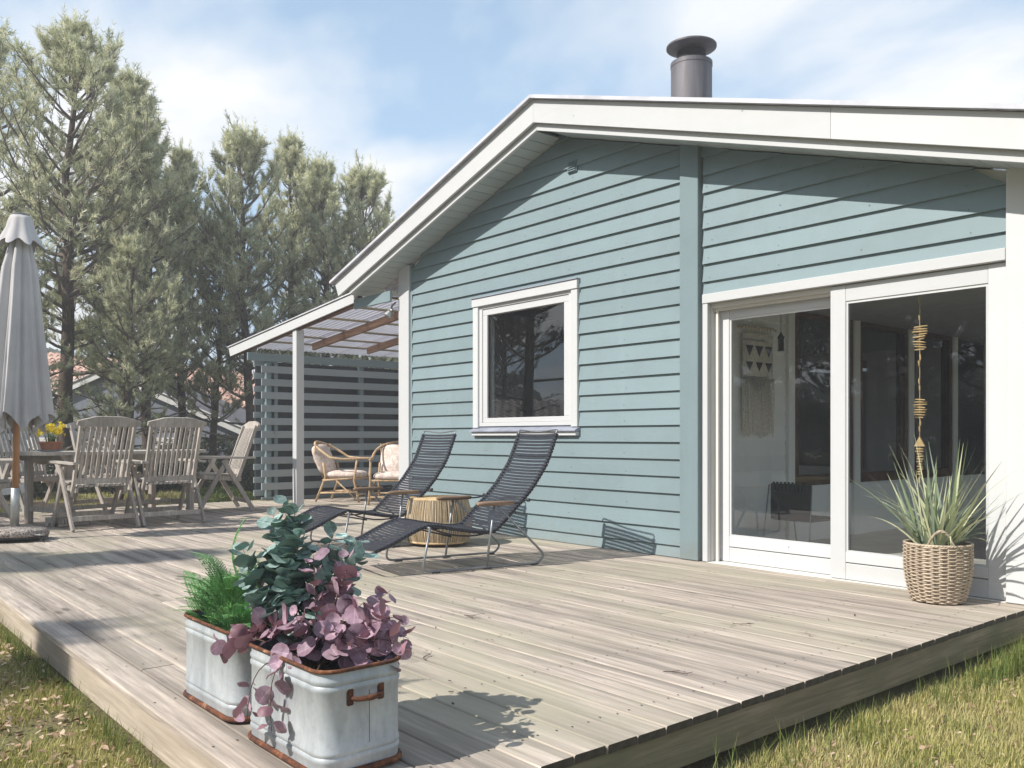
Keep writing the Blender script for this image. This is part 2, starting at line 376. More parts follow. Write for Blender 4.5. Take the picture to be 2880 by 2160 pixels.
# ================================================================== GROUND
GZ = -0.205
def gheight(x, y):
    return GZ + .018 * np.sin(x * 1.3 + .4) * np.cos(y * 1.1) + .012 * np.sin(x * 3.1 + y * 2.3) + .03 * np.clip((4.5 - x) / 4, 0, 1) * (y < -3.9)
def ground():
    xs = np.concatenate([[-300, -120, -60, -40], np.arange(-30, 12, .45), [14, 20, 40, 90, 300]])
    ys = np.concatenate([[-300, -120, -60, -35], np.arange(-22, 30, .45), [35, 60, 120, 300]])
    X, Y = np.meshgrid(xs, ys); Z = gheight(X, Y); far = (np.abs(X) > 35) | (np.abs(Y) > 35); Z = np.where(far, GZ, Z)
    V = np.stack([X, Y, Z], -1).reshape(-1, 3); nx, ny = len(xs), len(ys)
    i = np.arange(nx * ny).reshape(ny, nx); Fc = np.stack([i[:-1, :-1], i[:-1, 1:], i[1:, 1:], i[1:, :-1]], -1).reshape(-1, 4)
    m, n, l, b = newmat("lawn soil")
    p = pos(n); f = noise(n, l, p, 2.3, 8, .65); f2 = noise(n, l, p, 60, 4)
    c = ramp(n, l, f, [(.34, (.15, .11, .065)), (.5, (.17, .165, .055)), (.66, (.26, .24, .08))])
    c = mixc(n, l, ramp(n, l, f2, [(.45, (0, 0, 0)), (.7, (.6, .6, .6))]), c, (.20, .16, .09))
    l.new(c, b.inputs["Base Color"]); b.inputs["Roughness"].default_value = 1; bump(n, l, b, f2, .8, .02)
    o = link("ground", mesh_np("ground", V, Fc), m, smooth=True); tag(o, "grass and soil garden ground around the deck", kind="structure"); return o
ground()

def blades(name, X, Y, hmin, hmax, wid, mat, lean=.6, label=None, zoff=0):
    n = len(X); Z = gheight(X, Y) + zoff; a = rng.uniform(0, 2 * np.pi, n); h = rng.uniform(hmin, hmax, n); ln = rng.uniform(.1, lean, n) * h
    w = wid * rng.uniform(.6, 1.3, n); d = np.stack([np.cos(a), np.sin(a)], -1); s = np.stack([-np.sin(a), np.cos(a)], -1)
    P = np.stack([X, Y, Z], -1)
    def pt(t, sw, bend):
        q = np.zeros((n, 3)); q[:, :2] = d * (ln * bend)[:, None] + s * (w * sw)[:, None]; q[:, 2] = h * t; return P + q
    V = np.stack([pt(-.1, -.5, 0), pt(-.1, .5, 0), pt(.55, -.4, .35), pt(.55, .4, .35), pt(1, 0, 1)], 1).reshape(-1, 3)
    k = np.arange(n)[:, None] * 5
    F3 = np.concatenate([k + np.array([[0, 1, 3]]), k + np.array([[0, 3, 2]]), k + np.array([[2, 3, 4]])])
    o = link(name, mesh_np(name, V, F3), mat); tag(o, label, kind="stuff"); return o
def grassmat(name, a, b_, c_):
    m, n, l, b = newmat(name)
    isl = n.new("ShaderNodeNewGeometry").outputs["Random Per Island"]
    f = noise(n, l, pos(n), 3.0, 4)
    c = ramp(n, l, isl, [(.0, a), (.55, b_), (.9, c_)])
    c = mixc(n, l, ramp(n, l, f, [(.4, (0, 0, 0)), (.65, (.65, .65, .65))]), c, c_)
    l.new(c, b.inputs["Base Color"]); b.inputs["Roughness"].default_value = .6; b.inputs["Specular IOR Level"].default_value = .25
    o = n["Material Output"]; t = n.new("ShaderNodeBsdfTranslucent"); l.new(c, t.inputs[0]); mx = n.new("ShaderNodeMixShader"); mx.inputs[0].default_value = .35
    l.new(b.outputs[0], mx.inputs[1]); l.new(t.outputs[0], mx.inputs[2]); l.new(mx.outputs[0], o.inputs[0]); return m
MG1 = grassmat("grass", (.25, .27, .06), (.42, .41, .11), (.64, .55, .28))
MG2 = grassmat("grass lush", (.07, .13, .025), (.12, .20, .04), (.24, .26, .07))
def scat(n, x0, x1, y0, y1): return rng.uniform(x0, x1, n), rng.uniform(y0, y1, n)
def patchy(X, Y, k=1.0):
    v = np.sin(X * 5.1 + 1) * np.cos(Y * 4.3 + .5) + .7 * np.sin(X * 11 + Y * 7) + rng.normal(0, .6, len(X)); return v > -k
X, Y = scat(150000, 6.34, 8.3, -4.6, 1.2); k = patchy(X, Y, 1.1)
blades("grass", X[k], Y[k], .02, .055, .0035, MG1, .9, "short yellow green lawn with bare patches right of the deck")
X, Y = scat(130000, .6, 6.4, -5.7, -4.26); k = patchy(X, Y, .55)
blades("grass", X[k], Y[k], .018, .05, .0035, MG1, .9, "thin mossy lawn with dry leaves in front of the deck")
# taller tufts along the deck edges
t = rng.uniform(0, 1, 60); cx = 6.40 + rng.uniform(0, .12, 60); cy = -4.3 + 5.2 * t
X = np.repeat(cx, 12) + rng.normal(0, .03, 720); Y = np.repeat(cy, 12) + rng.normal(0, .05, 720)
cl = rng.normal(0, 1, (1500, 2)); X = np.concatenate([X, 6.44 + np.abs(cl[:, 0]) * .06]); Y = np.concatenate([Y, -.62 + cl[:, 1] * .22])
blades("grass", X, Y, .05, .17, .0035, MG2, .75, "long fresh grass tufts along the right deck edge")
cx = rng.uniform(1.2, 6.1, 46); cy = -4.27 - np.abs(rng.normal(0, .035, 46))
X = np.repeat(cx, 26) + rng.normal(0, .05, 46 * 26); Y = np.minimum(np.repeat(cy, 26) + rng.normal(0, .02, 46 * 26), -4.25)
blades("grass", X, Y, .03, .12, .003, MG2, .8, "long grass tufts along the front deck edge")
cx, cy = scat(90, 6.45, 8.2, -4.5, 1.1); X = np.repeat(cx, 34) + rng.normal(0, .035, 90 * 34); Y = np.repeat(cy, 34) + rng.normal(0, .035, 90 * 34)
blades("grass", X, Y, .03, .085, .0034, MG2, .9, "greener clumps standing in the lawn right of the deck")
X, Y = scat(16000, -9.5, -4.0, -4.2, 3.5)
blades("grass", X, Y, .03, .10, .008, MG1, .9, "rough grass on the shaded ground under the pines")

def litter(name, n, x0, x1, y0, y1, smin, smax, mat, label, z=None, lift=.012):
    X, Y = scat(n, x0, x1, y0, y1); Z = gheight(X, Y) + lift + rng.uniform(0, .02, n) if z is None else np.full(n, z)
    a = rng.uniform(0, 2 * np.pi, n); s = rng.uniform(smin, smax, n); ti = rng.normal(0, .5, (n, 2)); V = []
    base = np.array([(-1, 0, 0), (-.35, .42, .16), (-.35, -.42, .16), (.35, .45, .12), (.35, -.45, .12), (1, 0, 0), (0, 0, -.02)])
    ca, sa = np.cos(a), np.sin(a)
    B = base[None] * s[:, None, None]
    curl = rng.uniform(-.6, 2.0, n)[:, None]
    Bz = B[:, :, 2] * curl + B[:, :, 0] * ti[:, :1] * .7 + B[:, :, 1] * ti[:, 1:] * .7
    Bx = B[:, :, 0] * ca[:, None] - B[:, :, 1] * sa[:, None]; By = B[:, :, 0] * sa[:, None] + B[:, :, 1] * ca[:, None]
    V = np.stack([Bx + X[:, None], By + Y[:, None], Bz + Z[:, None] + s[:, None] * .3], -1).reshape(-1, 3)
    k = np.arange(n)[:, None] * 7
    F3 = np.concatenate([k + np.array([q]) for q in ((0, 6, 1), (0, 2, 6), (1, 6, 3), (2, 4, 6), (3, 6, 5), (6, 4, 5))])
    o = link(name, mesh_np(name, V, F3), mat); tag(o, label, kind="stuff"); return o
m, n, l, b = newmat("dry leaf")
c = ramp(n, l, n.new("ShaderNodeNewGeometry").outputs["Random Per Island"], [(0, (.16, .09, .05)), (.5, (.36, .23, .14)), (1, (.62, .48, .36))])
l.new(c, b.inputs["Base Color"]); b.inputs["Roughness"].default_value = .75
litter("dry_leaves", 5200, 1.2, 6.3, -5.6, -4.28, .006, .019, m, "brown dry leaves scattered over the front lawn")
litter("dry_leaves", 2600, 6.45, 8.2, -4.4, 1.0, .006, .017, m, "pale dry leaves scattered over the right lawn")

# ================================================================== DECK
deck = empty("deck", kind="structure", label="weathered grey brown plank deck in front of the house")
def plank_mesh(w):
    """unit length along x, chamfered long edges; ends use material 1"""
    c = .004; t = .026; h = w / 2
    pf = [(-h, -t), (h, -t), (h, -c), (h - c, 0), (-h + c, 0), (-h, -c)]
    mb = MB(); n = len(pf); vs = [(0, y, z) for y, z in pf] + [(1, y, z) for y, z in pf]
    mb.add(vs, [(i, (i + 1) % n, (i + 1) % n + n, i + n) for i in range(n)])
    mb.add(vs[:n], [tuple(range(n))[::-1]], 1); mb.add(vs[n:], [tuple(range(n))], 1)
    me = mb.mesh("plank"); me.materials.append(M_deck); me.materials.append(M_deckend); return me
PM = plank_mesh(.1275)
XL, XR = -3.93, 6.309
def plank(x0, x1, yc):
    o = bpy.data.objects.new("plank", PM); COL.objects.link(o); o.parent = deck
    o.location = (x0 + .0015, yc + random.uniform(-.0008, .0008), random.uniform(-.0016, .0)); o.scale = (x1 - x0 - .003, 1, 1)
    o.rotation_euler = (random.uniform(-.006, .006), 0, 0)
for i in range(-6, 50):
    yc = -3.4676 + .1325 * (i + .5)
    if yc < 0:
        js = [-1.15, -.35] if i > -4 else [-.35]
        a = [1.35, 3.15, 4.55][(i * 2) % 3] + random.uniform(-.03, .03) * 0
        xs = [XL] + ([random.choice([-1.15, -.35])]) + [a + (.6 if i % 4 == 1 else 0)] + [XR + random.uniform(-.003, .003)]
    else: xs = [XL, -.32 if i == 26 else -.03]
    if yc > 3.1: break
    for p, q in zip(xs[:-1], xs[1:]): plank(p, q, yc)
mb = MB(); mb.box(XL + .01, XR - .012, -4.236, -4.208, -.168, -.0275); mb.build("edge_board", M_fasc, deck)
mb = MB(); mb.box(XR - .034, XR - .008, -4.2, .05, -.152, -.0275); mb.build("edge_board", M_fascy, deck)
mb = MB()
for x in np.arange(-3.8, 6.2, .55): mb.box(x, x + .045, -4.15, -.05, -.17, -.03)
mb.box(-3.9, 6.1, -3.9, -.1, GZ - .1, -.175)
mb.build("joist", M_joist, deck)

V_ = []; F_ = []
for i in range(-6, 26):
    yc = -3.4676 + .1325 * (i + .5)
    for xq in np.arange(-3.78, 6.28, .55):
        for dy in (-.036, .036):
            k0 = len(V_); cxq, cyq = xq + random.uniform(-.006, .006), yc + dy + random.uniform(-.004, .004)
            V_ += [(cxq + .0043 * math.cos(a), cyq + .0043 * math.sin(a), .0014) for a in [math.pi / 3 * q for q in range(6)]]; F_.append([k0 + q for q in range(6)])
o = link("screws", mesh_np("screws", V_, F_), simple("screw head", (.10, .09, .08), .5, .5), deck); o["kind"] = "stuff"

# ================================================================== HOUSE
RX, RZ, SLL, SLR, OH = 2.576, 3.757, .3115, .3137, .33
def zt(x): return RZ - (SLL * (RX - x) if x < RX else SLR * (x - RX))
def zs(x): return zt(x) - .243
HR = 7.3
house = empty("timber_house", (0, 0, 0)); tag(house, "single storey teal timber house with white trim and low gable roof", "house")
def rel(o): return o
# back shell
mb = MB(); y0, y1 = .012, .12
mb.box(0, 1.46, y0, y1, -.25, 2.3); mb.box(1.46, 2.70, y0, y1, -.25, 1.03); mb.box(1.46, 2.70, y0, y1, 2.14, 2.3); mb.box(2.70, 4.12, y0, y1, -.25, 2.3)
mb.box(6.17, HR, y0, y1, -.25, 1.9); mb.box(4.12, 6.17, y0, y1, -.25, -.035)
mb.prism([(4.12, 1.9), (HR, 1.9), (HR, zs(HR) - .002), (6.44, 2.3), (4.12, 2.3)], y0, y1)
mb.prism([(0, 2.3), (6.44, 2.3), (RX, 3.513), (0, zs(0))], y0, y1)
mb.box(0, .1, y1, 8.6, -.25, 2.68); mb.box(HR - .1, HR, y1, .5, -.25, 2.0); mb.box(HR - .1, HR, .5, 5.6, -.25, .45); mb.box(HR - .1, HR, .5, 5.6, 1.95, 2.0); mb.box(HR - .1, HR, 5.6, 8.6, -.25, 2.0); mb.box(.1, HR - .1, 8.5, 8.6, -.25, 2.0)
mb.build("wall", M_int, house)
# siding
PITCH = .1303
def siding(zb, ztop, xa0, xb0, xa1, xb1, yb=-.034, yt=-.0115):
    mb = MB(); vs = [(xa0, yb, zb), (xb0, yb, zb), (xb1, yt, ztop), (xa1, yt, ztop), (xa0, .008, zb), (xb0, .008, zb), (xb1, .008, ztop), (xa1, .008, ztop)]
    mb.add(vs, [(0, 1, 2, 3), (4, 7, 6, 5), (0, 4, 5, 1), (2, 6, 7, 3), (1, 5, 6, 2), (0, 3, 7, 4)]); mb.build("siding_board", M_teal, house)
def lim(z, lo, hi):
    return max(lo, RX - (3.51 - z) / SLL), min(hi, RX + (3.51 - z) / SLR)
for n_ in range(-1, 28):
    zb = .093 + PITCH * n_; zb0 = max(zb, .004); z1 = zb + PITCH + .014
    for lo, hi, cond in ((.236, 3.902, True), (4.092, 6.165, n_ >= 14)):
        if not cond: continue
        a0, b0 = lim(zb0, lo, hi); a1, b1 = lim(z1, lo, hi)
        if b0 - a0 < .05: continue
        if b1 < a1: a1 = b1 = (a1 + b1) / 2
        jit = random.uniform(-.0012, .0012)
        if lo < 1 and 7 <= n_ <= 15:
            siding(zb0, z1, a0, 1.365, a1, 1.365, -.034 + jit); siding(zb0, z1, 2.755, b0, 2.755, b1, -.034 + jit)
        else: siding(zb0, z1, a0, b0, a1, b1, -.034 + jit)
V_ = []; F_ = []
for n_ in range(-1, 27):
    zb = .093 + PITCH * n_ + .032
    for lo, hi, cond in ((.236, 3.902, True), (4.092, 6.165, n_ >= 14)):
        if not cond or zb < .02: continue
        a0, b0 = lim(zb + .02, lo, hi)
        for xq in np.arange(lo + .05, hi, .605):
            if xq < a0 or xq > b0 or (1.3 < xq < 2.82 and .9 < zb < 2.27): continue
            k0 = len(V_); xx = xq + random.uniform(-.04, .04); zz = zb + random.uniform(-.012, .012)
            V_ += [(xx + .0042 * math.cos(a), -.0308, zz + .0042 * math.sin(a)) for a in [math.pi / 3 * q for q in range(6)]]; F_.append([k0 + q for q in range(6)])
o = link("nail_heads", mesh_np("nail_heads", V_, F_), simple("nail head", (.10, .12, .125), .6, .3), house); o["kind"] = "stuff"
mb = MB(); mb.cbox(0, .2, -.052, -.002, .003, zs(.1) + .02, .004); mb.build("corner_board", M_whitez, house)
mb = MB(); mb.box(.2, .235, -.030, -.004, .003, zs(.2)); mb.build("corner_board", M_tealpost, house)
mb = MB(); mb.cbox(3.902, 4.072, -.062, -.004, .003, zs(4.0) + .03, .004); mb.build("centre_board", M_tealpost, house)
mb = MB(); mb.cbox(6.168, 6.300, -.052, -.004, .003, zs(6.24) + .02, .003); mb.build("corner_board", M_whitez, house)
mb = MB(); mb.cbox(6.306, HR, -.050, -.004, .003, zs(HR), .003); mb.build("corner_board", M_whitez, house)
# fascia boards
EL, ER = -.875, 8.1
mb = MB(); mb.prism([(EL, zt(EL)), (EL + .085, zt(EL + .085) - .19), (RX, RZ - .19), (RX, RZ)], -OH - .025, -OH); mb.build("fascia_board", M_white, house)
for xa, xb in ((RX + .0015, 5.298), (5.3005, ER)):
    mb = MB(); mb.prism([(xa, zt(xa)), (xa, zt(xa) - .19), (xb, zt(xb) - .19), (xb, zt(xb))], -OH - .025, -OH); mb.build("fascia_board", M_white, house)
mb = MB(); mb.prism([(EL + .24, zt(EL + .24) - .12), (EL + .28, zt(EL + .28) - .25), (RX, RZ - .25), (RX, RZ - .12)], -OH + .012, -OH + .04); mb.build("fascia_board", M_white, house)
mb = MB(); mb.prism([(RX + .0015, RZ - .12), (RX + .0015, RZ - .25), (ER, zt(ER) - .25), (ER, zt(ER) - .12)], -OH + .012, -OH + .04); mb.build("fascia_board", M_white, house)
mb = MB()
mb.prism([(EL + .03, zt(EL + .03) - .02), (EL + .1, zt(EL + .1) - .14), (RX, RZ - .14), (ER, zt(ER) - .14), (ER, zt(ER) - .02), (RX, RZ - .02)], -OH + .001, -OH + .011); mb.build("fascia_backing", M_beige, house)
# soffit boards (across the overhang)
sb = MB(); sb.cbox(-.0588, .0588, -OH + .04, .0, 0, .016, .0015); SBM = sb.mesh("soffit_board"); SBM.materials.append(M_soffit)
x = EL + .30
while x < ER - .1:
    if abs(x - RX) > .04:
        o = link("soffit_board", SBM, None, house); sl_ = SLL if x < RX else -SLR
        o.location = (x, 0, zs(x) + .004); o.rotation_euler = (0, -math.atan(sl_), 0)
    x += .118
# eave tie, rafter tail, eave board at the left end
mb = MB(); mb.cbox(-.79, -.003, -.16, -.13, 2.385, 2.50, .003); mb.build("eave_board", M_teal, house)
mb = MB(); pts = bez((-.55, -.10, 2.50), (-.42, -.10, 2.385), (0, -.10, 2.52), 8)
poly = [(p.x, p.z) for p in pts] + [(-.003, zs(0) - .006), (-.55, zs(-.55) - .006)]
mb.prism(poly, .30, .36); mb.build("rafter_tail", M_soffit, house)
mb = MB(); mb.prism([(-.8, 2.37), (-.8, 2.47), (-.05, 2.63), (-.05, 2.37)], .62, .64); mb.build("eave_board", M_soffit, house)
# roof
mb = MB(); TH = .028
for (xa, xb, ya, yb) in ((EL - .035, RX, -OH - .05, 9), (RX, 5.7, -OH - .05, 9), (5.7, 6.9, -OH - .05, 1.0), (5.7, 6.9, 4.8, 9), (6.9, ER, -OH - .05, 9)):
    za, zb = zt(xa) + .004, zt(xb) + .004
    mb.add([(xa, ya, za), (xb, ya, zb), (xb, yb, zb), (xa, yb, za), (xa, ya, za + TH), (xb, ya, zb + TH), (xb, yb, zb + TH), (xa, yb, za + TH)],
           [(0, 3, 2, 1), (4, 5, 6, 7), (0, 1, 5, 4), (1, 2, 6, 5), (2, 3, 7, 6), (3, 0, 4, 7)])
mb.build("roof", M_felt, house)
mb = MB(); z0 = .034
mb.prism([(EL - .05, zt(EL - .05) + .006), (RX, RZ + .006), (ER, zt(ER) + .006), (ER, zt(ER) + z0), (RX, RZ + z0), (EL - .05, zt(EL - .05) + z0)], -OH - .068, -OH - .052); mb.build("roof_edge", M_edge, house)
# chimney
ch = MB(); ch.lathe([(.195, 3.4), (.195, 3.98), (.198, 3.981), (.198, 3.995), (.195, 3.996), (.195, 4.465), (.199, 4.466), (.199, 4.505), (.185, 4.505), (.185, 4.46)], 48, (2.77, 1.5)); c_ = smooth_angle(ch.build("chimney", M_chim, house))
mb = MB(); mb.lathe([(.135, 4.4), (.135, 4.62)], 32, (2.77, 1.5)); smooth_angle(mb.build("neck", M_dark, c_))
mb = MB(); mb.lathe([(.10, 4.60), (.225, 4.645), (.238, 4.652), (.238, 4.668), (.12, 4.70), (.001, 4.71)], 48, (2.77, 1.5)); smooth_angle(mb.build("cap", M_chim, c_), 25)
# gable vent
mb = MB(); vt = mb.box(2.66, 2.77, -.036, -.02, 3.175, 3.275).build("vent_grille", M_tealpost, house)
sm = MB(); sm.add([(2.667, -.048, 0), (2.763, -.048, 0), (2.763, -.036, .012), (2.667, -.036, .012), (2.667, -.036, 0), (2.763, -.036, 0)], [(0, 1, 2, 3), (0, 4, 5, 1), (3, 2, 5, 4)])
SM = sm.mesh("slat"); SM.materials.append(M_tealpost)
for k in range(5):
    o = link("slat", SM, None, vt); o.location = (0, 0, 3.182 + k * .0185)
# window
def frame(x0, x1, z0, z1, w, y0, y1, mat, name, parent, wt=None, wb=None, split=True, c=.003):
    wt = wt or w; wb = wb or w
    for bx in ((x0, x0 + w, z0 + wb, z1 - wt), (x1 - w, x1, z0 + wb, z1 - wt), (x0, x1, z1 - wt, z1), (x0, x1, z0, z0 + wb)):
        MB().cbox(bx[0], bx[1], y0, y1, bx[2], bx[3], c).build(name, mat, parent)
win = empty("window", parent=house)
MB().cbox(1.325, 2.797, -.058, -.004, 2.172, 2.252, .003).build("head_trim", M_white, win)
MB().box(1.318, 2.803, -.068, -.002, 2.2525, 2.260).build("head_flashing", M_lead, win)
MB().cbox(1.332, 1.412, -.048, -.004, 1.0, 2.1715, .003).build("side_trim", M_whitez, win)
MB().cbox(2.712, 2.790, -.048, -.004, 1.0, 2.1715, .003).build("side_trim", M_whitez, win)
mb = MB(); mb.add([(1.322, -.085, .972), (2.80, -.085, .972), (2.80, -.004, 1.012), (1.322, -.004, 1.012), (1.322, -.085, .962), (2.80, -.085, .962), (2.80, -.004, .962), (1.322, -.004, .962)],
                  [(0, 1, 2, 3), (4, 7, 6, 5), (0, 4, 5, 1), (1, 5, 6, 2), (2, 6, 7, 3), (3, 7, 4, 0)]); mb.build("sill", M_lead, win)
MB().cbox(1.335, 2.79, -.066, -.004, .925, .961, .003).build("sill_board", M_white, win)
frame(1.4125, 2.7115, 1.013, 2.1715, .045, -.030, .03, M_white, "frame", win, wt=.03, wb=.035)
frame(1.458, 2.666, 1.049, 2.141, .068, -.020, .035, M_white, "sash", win, wb=.045, wt=.06)
MB().box(1.5262, 1.534, -.004, .010, 1.095, 2.080).build("gasket", M_dark, win)
mb = MB(); mb.box(1.526, 2.598, .010, .014, 1.094, 2.081); pane = mb.build("pane", M_glass, win)
# room behind the small window
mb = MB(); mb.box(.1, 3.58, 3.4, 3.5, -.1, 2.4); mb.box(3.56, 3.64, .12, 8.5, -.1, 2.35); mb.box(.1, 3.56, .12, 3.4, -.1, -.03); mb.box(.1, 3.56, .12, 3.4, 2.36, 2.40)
mb.build("inner_wall", M_dark, house)  # unlit rooms behind the panes painted as near-black walls
# sliding door
door = empty("sliding_door", parent=house)
MB().cbox(4.100, 6.165, -.050, -.004, 1.886, 1.954, .003).build("head_casing", M_white, door)
MB().cbox(4.100, 4.146, -.045, -.004, .003, 1.885, .003).build("side_casing", M_whitez, door)
MB().box(4.110, 4.147, .0, .14, .003, 1.885).build("jamb", M_beige, door)
MB().box(4.165, 4.185, .03, .045, .003, 1.86).build("jamb_bead", M_beige, door)
MB().box(4.147, 6.165, .0, .14, 1.852, 1.885).build("head_jamb", M_beige, door)
MB().box(4.147, 5.12, .032, .05, 1.832, 1.8515).build("head_bead", M_beige, door)
MB().box(4.147, 6.165, -.045, .14, -.033, .003).build("threshold", M_beige, door)
def leaf(x0, x1, y0, y1, wl, wr, ztop, zgt, zgb, nm):
    d = empty(nm, parent=door)
    P = [(x0, x0 + wl, .006, ztop, M_whitez), (x1 - wr, x1, .006, ztop, M_whitez), (x0 + wl, x1 - wr, zgt, ztop, M_white), (x0 + wl, x1 - wr, .115, zgb, M_white), (x0 + wl, x1 - wr, .006, .109, M_white)]
    for i, (a, b_, z0, z1, mt) in enumerate(P): MB().cbox(a, b_, y0 + (.0015 if i > 1 else 0), y1, z0, z1, .003).build("rail" if i > 1 else "stile", mt, d)
    g = .014
    for bx in ((x0 + wl, x0 + wl + g, zgb + g, zgt - g), (x1 - wr - g, x1 - wr, zgb + g, zgt - g), (x0 + wl, x1 - wr, zgt - g, zgt), (x0 + wl, x1 - wr, zgb, zgb + g)):
        MB().box(bx[0], bx[1], y0 + .008, y0 + .02, bx[2], bx[3]).build("glazing_bead", M_white, d)
    MB().box(x0 + wl - .003, x1 - wr + .003, (y0 + y1) / 2, (y0 + y1) / 2 + .004, zgb - .003, zgt + .003).build("pane", M_glass, d)
leaf(4.150, 5.16, .075, .12, .098, .06, 1.838, 1.775, .19, "sliding_panel")
leaf(5.100, 6.160, -.015, .035, .105, .098, 1.880, 1.775, .178, "fixed_panel")
# interior of the garden room
MB().box(3.64, HR - .1, .12, 8.5, -.12, -.04).build("room_floor", M_intfloor, house)
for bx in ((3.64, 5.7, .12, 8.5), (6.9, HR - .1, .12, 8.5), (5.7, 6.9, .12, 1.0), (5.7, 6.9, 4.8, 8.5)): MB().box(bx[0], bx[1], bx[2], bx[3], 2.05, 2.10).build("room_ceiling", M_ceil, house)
sky_w = empty("added_roof_window", parent=house)  # unseen roof opening, added to brighten the garden room
for (a, b_, c0, c1) in ((5.68, 5.70, .98, 4.82), (6.90, 6.92, .98, 4.82), (5.70, 6.90, .98, 1.00), (5.70, 6.90, 4.80, 4.82)): MB().box(a, b_, c0, c1, 2.101, zt(b_) + .003).build("curb", M_int, sky_w)
mb = MB(); mb.add([(5.7, 1.0, zt(5.7) + .02), (6.9, 1.0, zt(6.9) + .02), (6.9, 4.8, zt(6.9) + .02), (5.7, 4.8, zt(5.7) + .02)], [(0, 1, 2, 3)]); mb.build("pane", M_glass, sky_w)
mb = MB(); mb.box(3.64, HR - .1, 6.0, 6.06, -.04, .5); mb.box(3.64, 5.2, 6.0, 6.06, .5, 2.05); mb.box(5.2, HR - .1, 6.0, 6.06, 1.95, 2.05); mb.build("room_wall", M_int, house)
for (ya, yb) in ((.5, 2.15), (2.25, 3.85), (3.95, 5.6)):
    sw = empty("added_side_window", parent=house)  # out of view, added so more daylight reaches the room
    for (a, b_, c0, c1) in ((ya, ya + .06, .51, 1.89), (yb - .06, yb, .51, 1.89), (ya, yb, .4505, .5095), (ya, yb, 1.8905, 1.9495)): MB().box(HR - .09, HR - .02, a, b_, c0, c1).build("frame", M_white, sw)
    MB().box(HR - .05, HR - .046, ya + .06, yb - .06, .51, 1.89).build("pane", M_glass, sw)
for k in range(16):
    z = -.03 + k * .13
    mb = MB(); vs = [(3.705, .13, z), (3.705, 1.66, z), (3.690, 1.66, z + .138), (3.690, .13, z + .138), (3.641, .13, z), (3.641, 1.66, z), (3.641, 1.66, z + .138), (3.641, .13, z + .138)]
    mb.add(vs, [(0, 1, 2, 3), (4, 7, 6, 5), (0, 4, 5, 1), (2, 6, 7, 3), (1, 5, 6, 2), (0, 3, 7, 4)]); mb.build("inner_board", M_int, house)
MB().cbox(3.641, 3.73, 1.665, 1.76, -.04, 2.05, .004).build("inner_post", M_int, house)
for ya, yb in ((1.765, 2.78), (2.90, 3.90), (4.02, 4.95)):
    iw = empty("inner_window", parent=house)
    for (a, b_, c0, c1) in ((ya, ya + .07, .56, 2.0), (yb - .07, yb, .56, 2.0), (ya, yb, .47, .5595), (ya, yb, 2.0005, 2.05)):
        MB().cbox(3.645, 3.72, a, b_, c0, c1, .004).build("frame", M_brown, iw)
    MB().box(3.67, 3.674, ya + .07, yb - .07, .56, 2.0).build("pane", M_glass, iw)
for y in (2.783, 3.903, 4.953): MB().cbox(3.641, 3.735, y, y + .114, -.04, 2.05, .004).build("inner_post", M_int, house)
MB().box(3.641, 3.70, 1.76, 6.0, -.04, .468).build("inner_panel", M_int, house)

# ================================================================== LEAN-TO
lean = empty("lean_to_shelter", (0, 0, 0)); tag(lean, "open lean-to shelter with white post, corrugated translucent roof and teal slatted screen", "shelter")
def lz(x): return 2.24 + (x + 4.6) * (.31 / 3.36)
mb = MB(); mb.prism([(-4.60, 2.235), (-4.55, 2.115), (-.86, lz(-.86) - .105), (-.80, lz(-.80))], -.105, -.08); mb.build("fascia_board", M_white, lean)
mb = MB(); mb.prism([(-4.63, lz(-4.63) + .012), (-.80, lz(-.8) + .012), (-.80, lz(-.8) + .026), (-4.63, lz(-4.63) + .026)], -.12, -.04); mb.build("roof_edge", M_edge, lean)
mb = MB(); mb.beam((-4.5, -.055, lz(-4.5) - .08), (-.8, -.055, lz(-.8) - .08), .045, .12); mb.build("rafter", M_brown, lean)
MB().cbox(-2.52, -2.40, -.20, -.11 + .0, .003, lz(-2.46) - .09, .004)
MB().cbox(-2.53, -2.42, -.078, .032, .003, lz(-2.47) - .12, .004).build("post", M_whitez, lean)
MB().box(-2.495, -2.455, -.092, -.0785, .003, .5).build("post_rail", M_whitez, lean)
M_raft = wood("stained rafter", (.30, .19, .12), (.17, .10, .065), 'x', knots=False)
M_bat = wood("mossy batten", (.40, .34, .22), (.22, .19, .12), 'y', knots=False)
for y in (.87, 1.80, 2.75):
    mb = MB(); mb.beam((-3.80, y, lz(-3.8) - .055), (-.30, y, lz(-.3) - .055), .045, .10); mb.build("rafter", M_raft, lean)
for x in (-3.95, -3.45, -2.85, -2.2, -1.5, -.9):
    mb = MB(); mb.cbox(x - .024, x + .024, -.078, 3.3, lz(x) - .0045, lz(x) + .020, .003); mb.build("batten", M_bat, lean)
